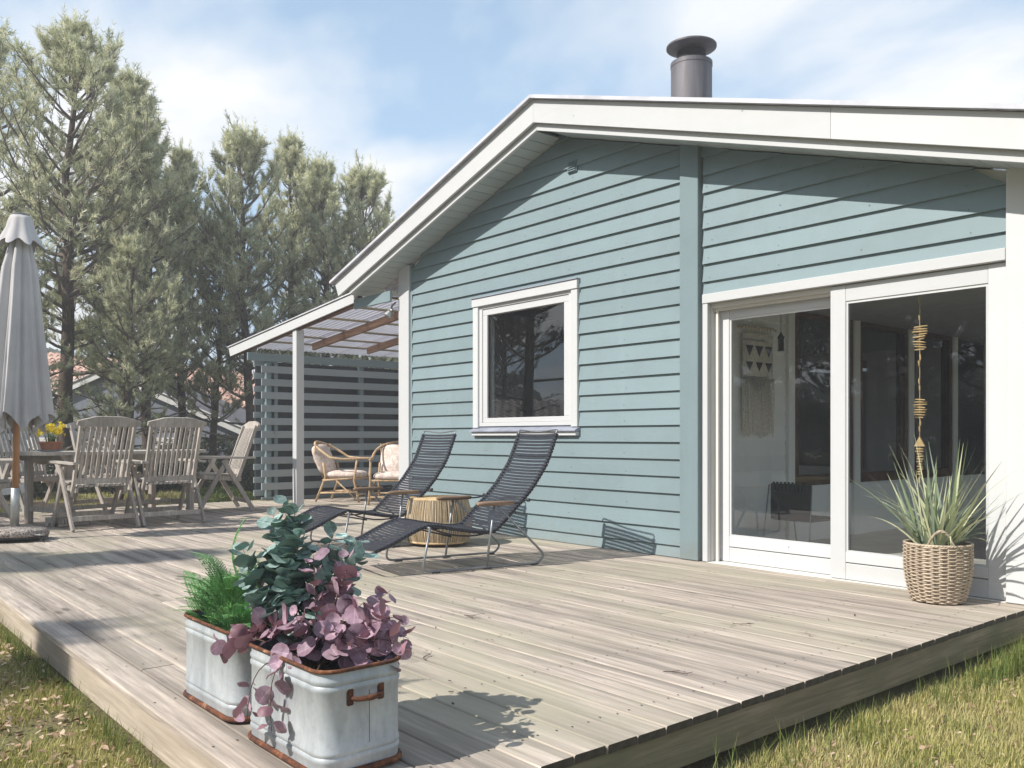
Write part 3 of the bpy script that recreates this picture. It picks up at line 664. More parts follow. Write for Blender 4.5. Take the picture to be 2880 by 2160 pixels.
# corrugated sheets
m, n, l, b = newmat("corrugated plastic"); nn = n; o_ = n["Material Output"]
c = mixc(n, l, noise(n, l, pos(n), 3, 5), (.86, .84, .87), (.70, .68, .73))
l.new(c, b.inputs["Base Color"]); b.inputs["Roughness"].default_value = .35
t = n.new("ShaderNodeBsdfTranslucent"); l.new(c, t.inputs[0]); tr = n.new("ShaderNodeBsdfTransparent"); tr.inputs[0].default_value = (.86, .84, .89, 1)
m1 = n.new("ShaderNodeMixShader"); m1.inputs[0].default_value = .55; l.new(b.outputs[0], m1.inputs[1]); l.new(t.outputs[0], m1.inputs[2])
m2 = n.new("ShaderNodeMixShader"); m2.inputs[0].default_value = .22; l.new(m1.outputs[0], m2.inputs[1]); l.new(tr.outputs[0], m2.inputs[2]); l.new(m2.outputs[0], o_.inputs[0])
M_corr = m
def corr(y0, y1, zoff):
    ny = int((y1 - y0) / .0095); ys = np.linspace(y0, y1, ny); xs = np.array([-4.62, -.80])
    V = []; 
    for y in ys:
        h = .012 * math.tanh(2.2 * math.sin(2 * math.pi * y / .076))
        for x in xs: V.append((x, y, lz(x) + .034 + zoff + h))
    k = np.arange(ny - 1)[:, None] * 2; Fc = k + np.array([[0, 1, 3, 2]])
    return link("roof_sheet", mesh_np("roof_sheet", V, Fc), M_corr, lean, True)
corr(-.06, .82, 0); corr(.76, 1.72, .003); corr(1.66, 2.6, .006); corr(2.54, 3.4, .009)
# slatted screen, boards staggered on both sides of the posts
screen_posts = (.16, 1.68, 3.1)
for y in screen_posts: MB().cbox(-3.86, -3.785, y - .04, y + .04, .003, 2.0, .004).build("screen_post", M_tealpost, lean)
MB().cbox(-3.86, -3.785, .245, .30, .003, 2.0, .004).build("screen_post", M_tealpost, lean)
MB().cbox(-3.784, -3.75, -.17, 3.3, 2.0, 2.112, .003).build("top_beam", M_teal, lean)
sm = MB(); sm.cbox(-.013, .013, 0, 3.25, -.051, .051, .003); SLM = sm.mesh("slat"); M_scr = paint("screen paint", (.30, .345, .36), (.22, .25, .26), .25, "z"); SLM.materials.append(M_scr)
for k in range(11):
    z = 1.885 - k * .187
    if z > .05:
        o = link("slat", SLM, None, lean); o.location = (-3.770, .04, z)
    z2 = z + .0935
    if z2 > .05:
        o = link("slat", SLM, None, lean); o.location = (-3.875, -.03, z2); o.scale = (1, .085, .82)
MB().cbox(-3.785, -3.757, .04, 3.29, .008, .05, .003).build("slat", M_tealpost, lean)
MB().box(-3.905, -3.892, -.0, 3.29, .02, 2.0).build("shade_backing", simple("screen gap shade", (.075, .085, .095), .9), lean)  # dark sheet added behind the slats; its colour stands in for shaded gaps
# small fittings on the screen and the eave lamp
MB().lathe([(.012, 0), (.022, .01), (.022, .03), (.001, .035)], 12).build("hook", M_galv, lean).matrix_local = Matrix.Translation((-3.756, .24, .98)) @ Matrix.Rotation(math.radians(90), 4, 'Y')
lampo = empty("flood_lamp", (-.10, -.06, 2.36)); tag(lampo, "small grey flood lamp under the left eave beside the white corner board", "lamp")
mb = MB(); mb.tube([(-.02, .05, .04), (-.02, .0, 0), (.0, -.02, -.06)], .010, 8); mb.build("bracket", M_galv, lampo)
mb = MB(); mb.lathe([(.02, 0), (.034, .02), (.05, .075), (.046, .08)], 20); o = mb.build("lamp_shade", M_galv, lampo); o.location = (0, -.02, -.06); o.rotation_euler = (math.radians(150), .3, 0)

# ================================================================== LOUNGERS
def prof_pts():
    P = [(-.316, .172), (-.215, .207), (-.105, .259), (-.02, .297), (.047, .318), (.13, .312), (.235, .290), (.399, .262), (.50, .252), (.568, .258), (.625, .308), (.703, .384), (.785, .458), (.868, .545), (.935, .635), (.989, .715), (1.035, .82), (1.075, .925)]
    return P
def resample(P, step):
    P = [Vector((a, b_)) for a, b_ in P]; d = [0]
    for i in range(1, len(P)): d.append(d[-1] + (P[i] - P[i - 1]).length)
    o = []; n = int(d[-1] / step); 
    for k in range(n + 1):
        s = d[-1] * k / n; i = max(j for j in range(len(d)) if d[j] <= s + 1e-9); i = min(i, len(P) - 2)
        t = (s - d[i]) / (d[i + 1] - d[i]); o.append((P[i].lerp(P[i + 1], t), (P[i + 1] - P[i]).normalized()))
    return o
def make_lounger(label):
    r = empty("sun_lounger"); tag(r, label, "sun lounger", "black slatted loungers by the house wall")
    Wd = .64; in0, in1 = .055, .585   # local: x = lateral (near side 0 .. far -Wd), y = along, z up
    def fr(x):
        mb = MB()
        pts = fillet([(x, .048, .30), (x, -.012, .013), (x, .90, .013), (x, .945, .07), (x, .56, .43)], .06, 4)
        mb.tube(pts, .0085, 8)
        mb.tube([(x, .473, .016), (x, .535, .435)], .0085, 8)
        mb.tube([(x, .048, .30), (x * .86 - .045, .048, .305)], .0085, 8)
        return mb
    fr(0).build("side_frame", M_steel, r, True); fr(-Wd).build("side_frame", M_steel, r, True)
    for x in (0, -Wd):
        for y in (.06, .45, .83): MB().cbox(x - .011, x + .011, y, y + .06, 0.0, .012, .002).build("glide", M_black, r)
        mb = MB(); sgn = 1
        rings = []
        for y, w, h in ((.40, .010, .006), (.408, .019, .014), (.45, .024, .017), (.60, .026, .017), (.68, .020, .014), (.692, .010, .006)):
            ring = [(x + w * math.cos(a), y, .448 + h * math.copysign(abs(math.sin(a)) ** .6, math.sin(a))) for a in [2 * math.pi * k / 12 for k in range(12)]]
            rings.append(ring)
        mb.loft(rings); mb.build("arm_rest", M_armwood, r, True)
        mb = MB(); xi = x - .055 if x == 0 else x + .055
        mb.tube(bez((x, .68, .445), (x, .75, .44), (x + (-.02 if x == 0 else .02), .80, .462), 5), .006, 8); mb.tube([(x, .80, .462), (xi, .80, .462)], .006, 8)
        mb.tube([(x, .80, .462), (x + (.02 if x == 0 else -.02), .81, .464)], .012, 8); mb.build("arm_bracket", M_blackm, r, True)
    # seat rails following the profile
    R = resample(prof_pts(), .026)
    up = Vector((0, 1))
    rail = [(p.x, p.y - .012) for p, t in R]
    for x in (-in0, -in1):
        mb = MB(); mb.tube([(x, a, z) for a, z in rail[:int(len(rail) * .56)]], .007, 8); mb.build("seat_rail", M_blackm, r, True)
        mb = MB(); mb.tube([(x, a, z) for a, z in rail[int(len(rail) * .56):]], .007, 8); mb.build("back_rail", M_blackm, r, True)
    mb = MB(); mb.tube(fillet([(-in0, 1.07, .915), (-in0 + .005, 1.092, .965), (-.32, 1.096, .945), (-in1 - .005, 1.092, .965), (-in1, 1.07, .915)], .05, 5), .006, 8); mb.build("top_rail", M_steel, r, True)
    mb = MB(); mb.tube(fillet([(-in0, -.31, .166), (-in0, -.395, .138), (-in1, -.395, .138), (-in1, -.31, .166)], .07, 6), .007, 8); mb.build("foot_rail", M_steel, r, True)
    mb = MB()
    for x in (-in0, -in1): mb.tube(bez((x, .09, .29), (x, .30, .20), (x, .50, .24), 6), .006, 6)
    mb.tube([(-in0, .23, .232), (-in1, .23, .232)], .006, 6); mb.build("brace", M_blackm, r, True)
    # straps: one shared mesh, slightly dished
    sm = MB(); nseg = 8; rings = []
    for k in range(nseg + 1):
        u = k / nseg; x = -in0 + .018 - (in1 - in0 + .036) * u; dz = -.016 * (1 - (2 * u - 1) ** 2)
        rings.append([(x, -.0095, dz), (x, 0.0095, dz), (x, .0095, dz + .004), (x, -.0095, dz + .004)])
    sm.loft(rings)
    for x in (-in0, -in1): sm.cbox(x - .016, x + .016, -.0115, .0115, -.018, .007, .003)
    me = sm.mesh("slat"); me.materials.append(M_black)
    for p, t in R:
        o = link("slat", me, None, r); o.location = (0, p.x, p.y); o.rotation_euler = (math.atan2(t.y, t.x), 0, 0)
    return r
l1 = make_lounger("nearer black slatted lounger, standing in front of the rattan stool")
l1.location = (3.31, -1.96, .004); l1.rotation_euler = (0, 0, -math.atan2(.165, .986))
l2 = copy_thing(l1, (1.93, -1.79, .004), -math.atan2(.06, .998), "farther black slatted lounger left of the rattan stool, next to the white corner board")

# ================================================================== RATTAN STOOL
m_rat = wood("rattan cane", (.66, .50, .29), (.42, .29, .15), 'z', world=False, knots=False, gscale=.5)
m_rat2 = simple("rattan core", (.30, .21, .12), .8, var=.3, vscale=30)
st = empty("rattan_stool", (2.01, -.93, .004)); tag(st, "round drum shaped rattan stool of light vertical canes between the two loungers", "stool")
def sr(z): return .245 + .040 * math.sin(math.pi * min(1, max(0, (z - .02) / .37)) ** .85)
mb = MB(); mb.lathe([(sr(z) - .014, z) for z in np.linspace(.035, .385, 9)], 48); mb.build("inner_drum", m_rat2, st, True)
for tone in range(3):
    mb = MB()
    for k in range(tone, 222, 3):
        a = 2 * math.pi * k / 222 + random.uniform(-.006, .006); aa = a + random.uniform(-.012, .012); rr_ = random.uniform(-.003, .004)
        pts = [((sr(z) + rr_) * math.cos(a + (aa - a) * z / .4), (sr(z) + rr_) * math.sin(a + (aa - a) * z / .4), z) for z in np.linspace(.03, .39, 6)]
        mb.tube(pts, random.choice((.0028, .0034, .0038)), 5, cap=False)
    o = mb.build("canes", wood("cane %d" % tone, [(.74, .58, .38), (.66, .55, .40), (.82, .72, .55)][tone], [(.45, .31, .16), (.36, .27, .16), (.5, .40, .26)][tone], 'z', world=False, knots=False, gscale=.5), st, True, "stuff")
for z, rr_ in ((.03, .252), (.386, .243), (.20, .286)):
    mb = MB(); mb.tube([(rr_ * math.cos(a), rr_ * math.sin(a), z) for a in [2 * math.pi * k / 48 for k in range(48)]], .010 if z != .20 else .004, 8, closed=True); mb.build("hoop", m_rat, st, True)
mb = MB()
for k in range(18):
    rr_ = .012 + k * .0135; mb.tube([(rr_ * math.cos(a), rr_ * math.sin(a), .392) for a in [2 * math.pi * q / 36 for q in range(36)]], .0068, 6, closed=True)
mb.build("woven_top", m_rat, st, True, "stuff")
for k in range(4):
    a = k * math.pi / 2 + .5; MB().lathe([(.014, 0), (.014, .03)], 8, (.2 * math.cos(a), .2 * math.sin(a))).build("foot", m_rat2, st)

# ================================================================== BAMBOO ARMCHAIRS
m_bam = wood("bamboo pole", (.60, .45, .28), (.36, .25, .15), 'z', world=False, knots=False, gscale=.3)
m, n, l, b = newmat("cushion fabric"); p = n.new("ShaderNodeTexCoord").outputs["Object"]
vf = noise(n, l, p, 9, 6, .65, 1.2); c = ramp(n, l, vf, [(.42, (.74, .66, .60)), (.56, (.55, .43, .37)), (.7, (.70, .62, .55))]); l.new(c, b.inputs["Base Color"]); b.inputs["Roughness"].default_value = .95; bump(n, l, b, noise(n, l, p, 160, 2), .3, .002); M_cush = m
def pole(mb, pts, r=.016):
    mb.tube(pts, r, 10)
    for i in range(1, len(pts)):
        a, b_ = Vector(pts[i - 1]), Vector(pts[i]); Ln = (b_ - a).length
        if Ln > .18:
            for q in (.3, .7):
                c_ = a.lerp(b_, q); d = (b_ - a).normalized() * .006; mb.tube([c_ - d, c_, c_ + d], [r * 1.0, r * 1.16, r * 1.0], 10, cap=False)
def cushion(sx, sy, sz, nx=14, ny=14, nz=4, e=5.0, sag=0):
    V = []; n_ = 20; rings = []
    for j in range(n_ + 1):
        ph = -math.pi / 2 + math.pi * j / n_; ring = []
        for i in range(32):
            th = 2 * math.pi * i / 32; f = lambda v, p_: math.copysign(abs(v) ** p_, v)
            cx_, sx_ = f(math.cos(th), 2 / e), f(math.sin(th), 2 / e); cp = abs(math.cos(ph)) ** (.45)
            x, y, z = sx * cx_ * cp, sy * sx_ * cp, sz * f(math.sin(ph), .8)
            ring.append((x, y, z + sag * (1 - (x / sx) ** 2) * (1 - (y / sy) ** 2)))
        rings.append(ring)
    mb = MB(); mb.loft(rings); return mb
def make_armchair(label):
    r = empty("bamboo_armchair"); tag(r, label, "armchair", "cushioned bamboo armchairs under the lean-to")
    # local: faces -y, x lateral, back at +y
    for s in (-1, 1):
        mb = MB(); pole(mb, [(s * .29, -.30, 0), (s * .28, -.22, .30), (s * .27, -.26, .60)]); mb.build("front_leg", m_bam, r, True)
        mb = MB(); pole(mb, [(s * .27, .36, 0), (s * .25, .22, .34), (s * .24, .26, .55)]); mb.build("rear_leg", m_bam, r, True)
        mb = MB(); pole(mb, [(s * .29, -.27, .14), (s * .26, .30, .12)], .013); pole(mb, [(s * .28, -.20, .33), (s * .26, .24, .30)], .014); pole(mb, [(s * .28, -.24, .05), (s * .27, .05, .30)], .011); mb.build("side_rail", m_bam, r, True)
    mb = MB()
    pts = [(-.27, -.28, .60), (-.31, -.05, .60)] + bez((-.32, .12, .62), (-.33, .42, .82), (0, .47, .84), 7)[0:] + bez((0, .47, .84), (.33, .42, .82), (.32, .12, .62), 7)[1:] + [(.31, -.05, .60), (.27, -.28, .60)]
    pole(mb, pts, .018); mb.build("arm_hoop", m_bam, r, True)
    mb = MB(); pole(mb, [(-.27, -.22, .32), (.27, -.22, .32)], .014); pole(mb, [(-.25, .26, .30), (.25, .26, .30)], .014); pole(mb, [(-.28, -.27, .10), (.28, -.27, .10)], .012); pole(mb, [(-.25, .30, .12), (.25, .30, .12)], .012); mb.build("cross_rail", m_bam, r, True)
    mb = MB()
    for k in range(7):
        x = -.21 + .07 * k; mb.tube([(x, .26, .31), (x * 1.15, .40, .60), (x * 1.2, .455 - abs(x) * .4, .815)], .008, 6)
    mb.build("back_cane", m_bam, r, True)
    o = cushion(.255, .25, .055, sag=.01).build("seat_cushion", M_cush, r, True); o.location = (0, 0, .375)
    cm = cushion(.255, .22, .045, sag=.02)
    cm.v = [(x, y, z - .9 * x * x) for x, y, z in cm.v]
    o = cm.build("back_cushion", M_cush, r, True); o.location = (0, .315, .60); o.rotation_euler = (math.radians(68), 0, 0)
    return r
a2 = make_armchair("bamboo armchair with floral cushions partly hidden by the house corner and black lounger")
a2.location = (-2.12, 1.22, .004); a2.rotation_euler = (0, 0, math.radians(48))
a1 = copy_thing(a2, (-2.98, .98, .004), math.radians(128), "bamboo armchair seen from its side, nearer the slatted screen")

# ================================================================== DINING SET
TC = (-2.28, -2.36); TA = math.radians(111.7)
tb = empty("dining_table", (TC[0], TC[1], .004), TA); tag(tb, "long weathered teak table with slatted oval top set for six chairs", "table")
TL, TWd = 1.12, .50
def ov(y): return TL * (1 - abs(y / TWd) ** 3.2) ** (1 / 3.2) if abs(y) < TWd else 0
nb = 10; bw = 2 * TWd / nb
for k in range(nb):
    y0 = -TWd + k * bw + .003; y1 = y0 + bw - .006; a, b_ = max(ov(y0), .35), max(ov(y1), .35)
    if k == 0: a = ov(-TWd + .03)
    if k == nb - 1: b_ = ov(TWd - .03)
    vs = [(-a, y0), (a, y0), (b_, y1), (-b_, y1)]
    mb = MB(); mb.add([(x, y, .728) for x, y in vs] + [(x, y, .752) for x, y in vs], [(3, 2, 1, 0), (4, 5, 6, 7), (0, 1, 5, 4), (1, 2, 6, 5), (2, 3, 7, 6), (3, 0, 4, 7)]); mb.build("top_slat", M_teakx, tb)
# rim
mb = MB(); rim = []
for k in range(48):
    a = 2 * math.pi * k / 48; f = lambda v: math.copysign(abs(v) ** (2 / 3.2), v); rim.append((TL * f(math.cos(a)), TWd * f(math.sin(a))))
rings = [[(x, y, z) for x, y in rim] + [] for z in (.722, .756)]; ri = [[(x * .965, y * .93, z) for x, y in rim] for z in (.756, .722)]
mb.loft([rings[0], rings[1], ri[0], ri[1], rings[0]], False, False); mb.build("rim", M_teakx, tb)
for sx in (-1, 1):
    for sy in (-1, 1):
        MB().cbox(sx * .78 - .033, sx * .78 + .033, sy * .33 - .033, sy * .33 + .033, 0, .66, .004).build("leg", M_teak, tb)
    mb = MB(); mb.cbox(sx * .78 - .02, sx * .78 + .02, -.44, .44, .66, .722, .004); mb.build("apron", M_teak, tb)
    MB().cbox(sx * .78 - .018, sx * .78 + .018, -.297, .297, .12, .17, .004).build("stretcher", M_teak, tb)
for sy in (-1, 1):
    mb = MB(); mb.prism([(-.9, .722), (-.84, .66), (-.70, .645), (-.62, .61), (.62, .61), (.70, .645), (.84, .66), (.9, .722)], sy * .365, sy * .365 + .025); mb.build("apron", M_teak, tb)
MB().cbox(-.76, .76, -.03, .03, .125, .165, .004).build("stretcher", M_teak, tb)

def make_chair(label):
    r = empty("garden_chair"); tag(r, label, "chair", "folding teak chairs around the garden table")
    # local: faces +x, y lateral
    SWd = .25
    def bar(nm, a, b_, w, h, up=(0, 0, 1), mat=M_teak): mb = MB(); mb.beam(a, b_, w, h, up); return mb.build(nm, mat, r)
    for s in (-1, 1):
        bar("front_leg", (.33, s * .285, 0), (-.02, s * .285, .635), .026, .052, (1, 0, 0))
        bar("rear_leg", (-.33, s * .313, 0), (.04, s * .313, .625), .026, .052, (1, 0, 0))
        mb = MB(); mb.loft([[(x, s * (.299) + w * q, .655 + zz * .5 + dz) for q, zz in ((-1, -.024), (1, -.024), (1, .024), (-1, .024))] for x, w, dz in ((.34, .022, .0), (.30, .032, .004), (.0, .030, .002), (-.26, .022, -.004), (-.36, .022, -.002))]); mb.build("arm", M_teakx, r)
        mb = MB(); pts = [(-.10, .33), (-.17, .44), (-.27, .72), (-.385, 1.05)]
        mb.loft([[(x + dx * .9, s * .255 + q * .014, z + dx * .3) for q, dx in ((-1, -.021), (1, -.021), (1, .021), (-1, .021))] for x, z in pts]); mb.build("back_stile", M_teak, r)
        bar("seat_rail", (.30, s * .232, .425), (-.20, s * .232, .385), .026, .05)
    # top rail, curved crest
    mb = MB(); rings = []
    for k in range(13):
        y = -.30 + .05 * k; u = abs(y) / .30; h = .036 + .030 * (1 - min(1, max(0, (u - .45) / .35)) ** 1.0) ; e = .6 if k in (0, 12) else 1
        zc = 1.045; rings.append([(-.392 - .02 * (1 - u * u) - .015, y, zc - .038 * e), (-.392 - .02 * (1 - u * u) + .013, y, zc - .030 * e), (-.41 - .02 * (1 - u * u) + .013, y, zc + h * e), (-.41 - .02 * (1 - u * u) - .015, y, zc + h * e - .006)])
    mb.loft(rings); mb.build("top_rail", M_teak, r)
    mb = MB(); mb.beam((-.185, -.24, .475), (-.185, .24, .475), .024, .06); mb.build("lower_rail", M_teak, r)
    mb = MB(); zz = [.49, .62, .76, .90, 1.02]
    mb.loft([[(-.19 - (z - .49) * .385 + .012 * math.sin((z - .49) / .53 * math.pi) - d, q * .0135, z) for q, d in ((-1, -.007), (1, -.007), (1, .007), (-1, .007))] for z in zz])
    bsm = mb.mesh("back_slat"); bsm.materials.append(M_teak)
    for k in range(9):
        o = link("back_slat", bsm, None, r); o.location = (-.0, -.208 + .052 * k, 0)
    mb = MB(); mb.cbox(-.24, .27, -.019, .019, -.011, .011, .003); ssm = mb.mesh("seat_slat"); ssm.materials.append(M_teakx)
    for k in range(9):
        o = link("seat_slat", ssm, None, r); o.location = (.03, -.2 + .05 * k, .446); o.rotation_euler = (0, -.08, 0)
    bar("front_rail", (.29, -.245, .43), (.29, .245, .43), .03, .045)
    bar("stretcher", (-.262, -.30, .115), (-.262, .30, .115), .022, .05)
    bar("stretcher", (.262, -.27, .12), (.262, .27, .12), .022, .05)
    return r
def yaw(dx, dy): return math.atan2(dy, dx)
c1 = make_chair("teak chair with its back to the viewer, the one nearer the parasol")
c1.location = (-1.36, -2.80, .004); c1.rotation_euler = (0, 0, yaw(-.985, -.10))
copy_thing(c1, (-1.42, -2.10, .004), yaw(-.99, -.04), "right one of the two teak chairs with their backs to the viewer")
copy_thing(c1, (-2.62, -1.02, .004), yaw(-.10, -1.0), "teak chair seen from its side at the right end of the table")
copy_thing(c1, (-2.02, -3.80, .004), yaw(-.35, .93), "teak chair at the left end of the table, cut off by the picture edge")
copy_thing(c1, (-3.22, -2.98, .004), yaw(.93, .37), "teak chair on the far side of the table, behind the potted daffodils")
copy_thing(c1, (-3.34, -2.12, .004), yaw(.93, .37), "teak chair on the far side of the table, hidden behind the left chair back")
# slatted foot scraper below the table
fs = empty("foot_grate", (-1.75, -2.95, .004), TA); tag(fs, "small slatted wooden foot grate on the deck under the left end of the table", "grate")
for k in range(10): MB().cbox(-.16 + k * .033, -.142 + k * .033, -.14, .14, .03, .085, .002).build("slat", M_teak, fs)
for y in (-.1, .1): MB().cbox(-.17, .17, y - .015, y + .015, 0, .0295, .002).build("batten", M_teak, fs)

# daffodils
TZ = .004 + .757
pot = empty("daffodil_pot", (-2.0, -3.06, TZ)); tag(pot, "yellow daffodils in a small terracotta pot on a grey saucer on the table", "flower pot")
m_terra = simple("terracotta", (.42, .17, .09), .8, var=.2, vscale=20); m_sauc = simple("saucer", (.32, .38, .42), .5)
MB().lathe([(.085, 0), (.12, .006), (.135, .018), (.125, .018), (.10, .010)], 28).build("saucer", m_sauc, pot, True)
mb = MB(); mb.lathe([(.085, .012), (.108, .085), (.116, .087), (.116, .105), (.106, .105), (.100, .09)], 28); smooth_angle(mb.build("pot", m_terra, pot))
m_soil = simple("soil", (.05, .035, .025), 1, vscale=40, var=.5)
MB().lathe([(.103, .085), (.103, .093)], 20).build("soil", m_soil, pot)
m_yel = leafmat("daffodil petal", (.92, .80, .05), (.88, .68, .03), trans=.3, objvar=.1); m_dleaf = leafmat("daffodil leaf", (.12, .22, .06), (.22, .30, .10))
mb = MB()
for k in range(6):
    a = k * math.pi / 3; ca, sa = math.cos(a), math.sin(a); q = lambda x, y, z: (x * ca - y * sa, x * sa + y * ca, z)
    mb.add([q(0, 0, 0), q(.012, -.007, .003), q(.026, 0, .001), q(.012, .007, .003)], [(0, 1, 2, 3)])
mb.lathe([(.005, .001), (.007, .010), (.0095, .017)], 7); DM = mb.mesh("flower"); DM.materials.append(m_yel)
for k in range(56):
    a = random.uniform(0, 2 * math.pi); rr_ = math.sqrt(random.random()) * .15; z = .165 + random.uniform(0, .10) + .03 * (1 - rr_ / .15)
    if k < 6: z += .05; 
    o = link("flower", DM, None, pot); o.location = (rr_ * math.cos(a) + (.05 if k < 6 else 0), rr_ * math.sin(a), z); o.scale = (1.15,) * 3
    o.rotation_euler = (random.uniform(.5, 1.5), 0, random.uniform(0, 6.28))
mb = MB()
for k in range(70):
    a = random.uniform(0, 2 * math.pi); r1 = random.uniform(.03, .16); h = random.uniform(.13, .22); w = .0035
    p = bez((.04 * math.cos(a), .04 * math.sin(a), .09), (.06 * math.cos(a), .06 * math.sin(a), h + .05), (r1 * math.cos(a + .3), r1 * math.sin(a + .3), h - random.uniform(0, .06)), 5)
    sd = Vector((-math.sin(a), math.cos(a), 0)) * w; vs = []
    for i, q in enumerate(p): t_ = 1 - i / 5; vs += [q - sd * (t_ + .15), q + sd * (t_ + .15)]
    mb.add(vs, [(2 * i, 2 * i + 1, 2 * i + 3, 2 * i + 2) for i in range(5)])
mb.build("foliage", m_dleaf, pot, kind="stuff")

# ================================================================== PARASOL
UP = (-.635, -3.64)
um = empty("parasol", (UP[0], UP[1], .004)); tag(um, "folded grey parasol on a wooden pole standing in a round pebble concrete base", "parasol")
m, n, l, b = newmat("grey canvas"); p = n.new("ShaderNodeTexCoord").outputs["Object"]
c = ramp(n, l, noise(n, l, p, 4, 5), [(.3, (.47, .455, .455)), (.7, (.56, .545, .54))]); l.new(c, b.inputs["Base Color"]); b.inputs["Roughness"].default_value = .95; b.inputs["Sheen Weight"].default_value = .2
bump(n, l, b, noise(n, l, p, 220, 2), .25, .002); M_canvas = m
bl_ = random.Random(4)
FR = [bl_.uniform(.75, 1.25) for _ in range(8)]; PH = [bl_.uniform(-.12, .12) for _ in range(8)]
def fold(a, z):
    """folded cloth: eight gores gathered into pleats, deeper towards the hem"""
    t_ = (2.72 - z) / 1.6; k = (a / (2 * math.pi) * 8); i = int(k) % 8; f = k - int(k)
    w = math.sin(math.pi * (f + PH[i] * math.sin(math.pi * f))) ; tw = math.sin(3 * 2 * math.pi * (f + .13 * i)) * .10 * t_
    return .66 + .34 * w * FR[i] + tw
mb = MB(); prof = []; NZ = 26
for j in range(NZ + 1):
    t_ = j / NZ; z = 2.72 - 1.62 * t_; prof.append((.072 + .055 * min(1, t_ * 5) + .165 * t_ ** 1.15, z))
n_ = 160; vs = []
for (r0, z) in prof:
    for k in range(n_):
        a = 2 * math.pi * k / n_; f = fold(a, z); t_ = (2.72 - z) / 1.62; zz = z
        if t_ > .6:
            kk = a / (2 * math.pi) * 8; ff = kk - int(kk); zz = z - (abs(ff - .5) * 2) ** 1.3 * .17 * ((t_ - .6) / .4) ** 1.5 * (1 + .3 * math.sin(int(kk) * 2.3)) + .02
        vs.append((r0 * f * math.cos(a + .10 * t_ * math.sin(5 * a)), r0 * f * math.sin(a + .10 * t_ * math.sin(5 * a)), zz))
fs_ = [(i * n_ + k, i * n_ + (k + 1) % n_, (i + 1) * n_ + (k + 1) % n_, (i + 1) * n_ + k) for i in range(NZ) for k in range(n_)]
mb.add(vs, fs_); mb.build("canopy", M_canvas, um, True)
mb = MB(); n_ = 96; vs = []; CP = [(.030, 2.885), (.085, 2.875), (.10, 2.84), (.115, 2.77), (.155, 2.68), (.185, 2.62)]
for j, (r0, z) in enumerate(CP):
    for k in range(n_):
        a = 2 * math.pi * k / n_; w = 1 + .16 * (j / 5) ** 1.5 * math.sin(8 * a + .6) ; vs.append((r0 * w * math.cos(a), r0 * w * math.sin(a), z - .030 * (j / 5) ** 2 * math.sin(8 * a + .6)))
mb.add(vs, [(i * n_ + k, i * n_ + (k + 1) % n_, (i + 1) * n_ + (k + 1) % n_, (i + 1) * n_ + k) for i in range(5) for k in range(n_)]); mb.build("top_cap", M_canvas, um, True)
MB().lathe([(.03, 2.87), (.07, 2.885), (.07, 2.897), (.001, 2.91)], 24).build("finial", M_steel, um)
m_pole = wood("varnished pole", (.50, .27, .13), (.34, .17, .08), 'z', world=False, knots=False, gscale=.5, rough=.5)
MB().lathe([(.027, .30), (.027, 2.86)], 20).build("pole", m_pole, um, True)
MB().lathe([(.036, .08), (.036, .455), (.031, .458)], 24).build("socket", M_galv, um, True)
m, n, l, b = newmat("pebble concrete"); p = n.new("ShaderNodeTexCoord").outputs["Object"]; v_ = n.new("ShaderNodeTexVoronoi"); v_.inputs["Scale"].default_value = 110; l.new(p, v_.inputs["Vector"])
c = ramp(n, l, v_.outputs["Color"], [(.2, (.12, .095, .08)), (.5, (.30, .25, .21)), (.8, (.55, .49, .44))]); l.new(c, b.inputs["Base Color"]); b.inputs["Roughness"].default_value = .9
iv = n.new("ShaderNodeInvert"); l.new(v_.outputs["Distance"], iv.inputs[1]); bump(n, l, b, iv.outputs[0], .8, .006)
MB().lathe([(.26, .035), (.275, .045), (.275, .075), (.25, .10), (.05, .118)], 56).build("base", m, um, True)
MB().lathe([(.25, .018), (.268, .022), (.268, .036), (.25, .036)], 40).build("base_tray", M_blackm, um)
for k in range(3):
    a = -.48 + k * 2.1 + .95
    for _ in (0,):
        w_ = empty("castor", parent=um); w_.location = (.30 * math.cos(a), .30 * math.sin(a), 0); w_.rotation_euler = (0, 0, a)
        MB().cbox(-.045, .05, -.025, .025, .050, .062, .002).build("bracket", M_galv, w_)
        mb = MB(); mb.lathe([(.006, -.01), (.022, -.01), (.024, 0), (.022, .01), (.006, .01)], 16); o = mb.build("wheel", M_blackm, w_); o.location = (.045, 0, .025); o.rotation_euler = (math.radians(90), 0, 0)
um.rotation_euler = (math.radians(-1.2), math.radians(-.8), 0)

# ================================================================== ZINC PLANTERS
m, n, l, b = newmat("galvanised zinc"); p = n.new("ShaderNodeTexCoord").outputs["Object"]
f1 = noise(n, l, mapping(n, l, p, (7, 7, 2.2)), 1.6, 7, .65, .4); f2 = noise(n, l, p, 55, 4, .7)
c = ramp(n, l, f1, [(.3, (.28, .315, .34)), (.5, (.40, .43, .45)), (.7, (.53, .56, .57))])
c = mixc(n, l, ramp(n, l, f2, [(.5, (0, 0, 0)), (.75, (.35, .35, .35))]), c, (.26, .25, .22))
l.new(c, b.inputs["Base Color"]); b.inputs["Roughness"].default_value = .5; b.inputs["Metallic"].default_value = .15; b.inputs["Specular IOR Level"].default_value = .5
bump(n, l, b, f2, .12, .002); M_zinc = m
m, n, l, b = newmat("rust"); p = n.new("ShaderNodeTexCoord").outputs["Object"]
f1 = noise(n, l, p, 26, 7, .7); f2 = noise(n, l, p, 90, 3)
c = ramp(n, l, f1, [(.34, (.04, .018, .014)), (.5, (.11, .040, .018)), (.6, (.21, .075, .028)), (.74, (.42, .33, .25))])
l.new(c, b.inputs["Base Color"]); b.inputs["Roughness"].default_value = .9; bump(n, l, b, f2, .6, .003); M_rust = m
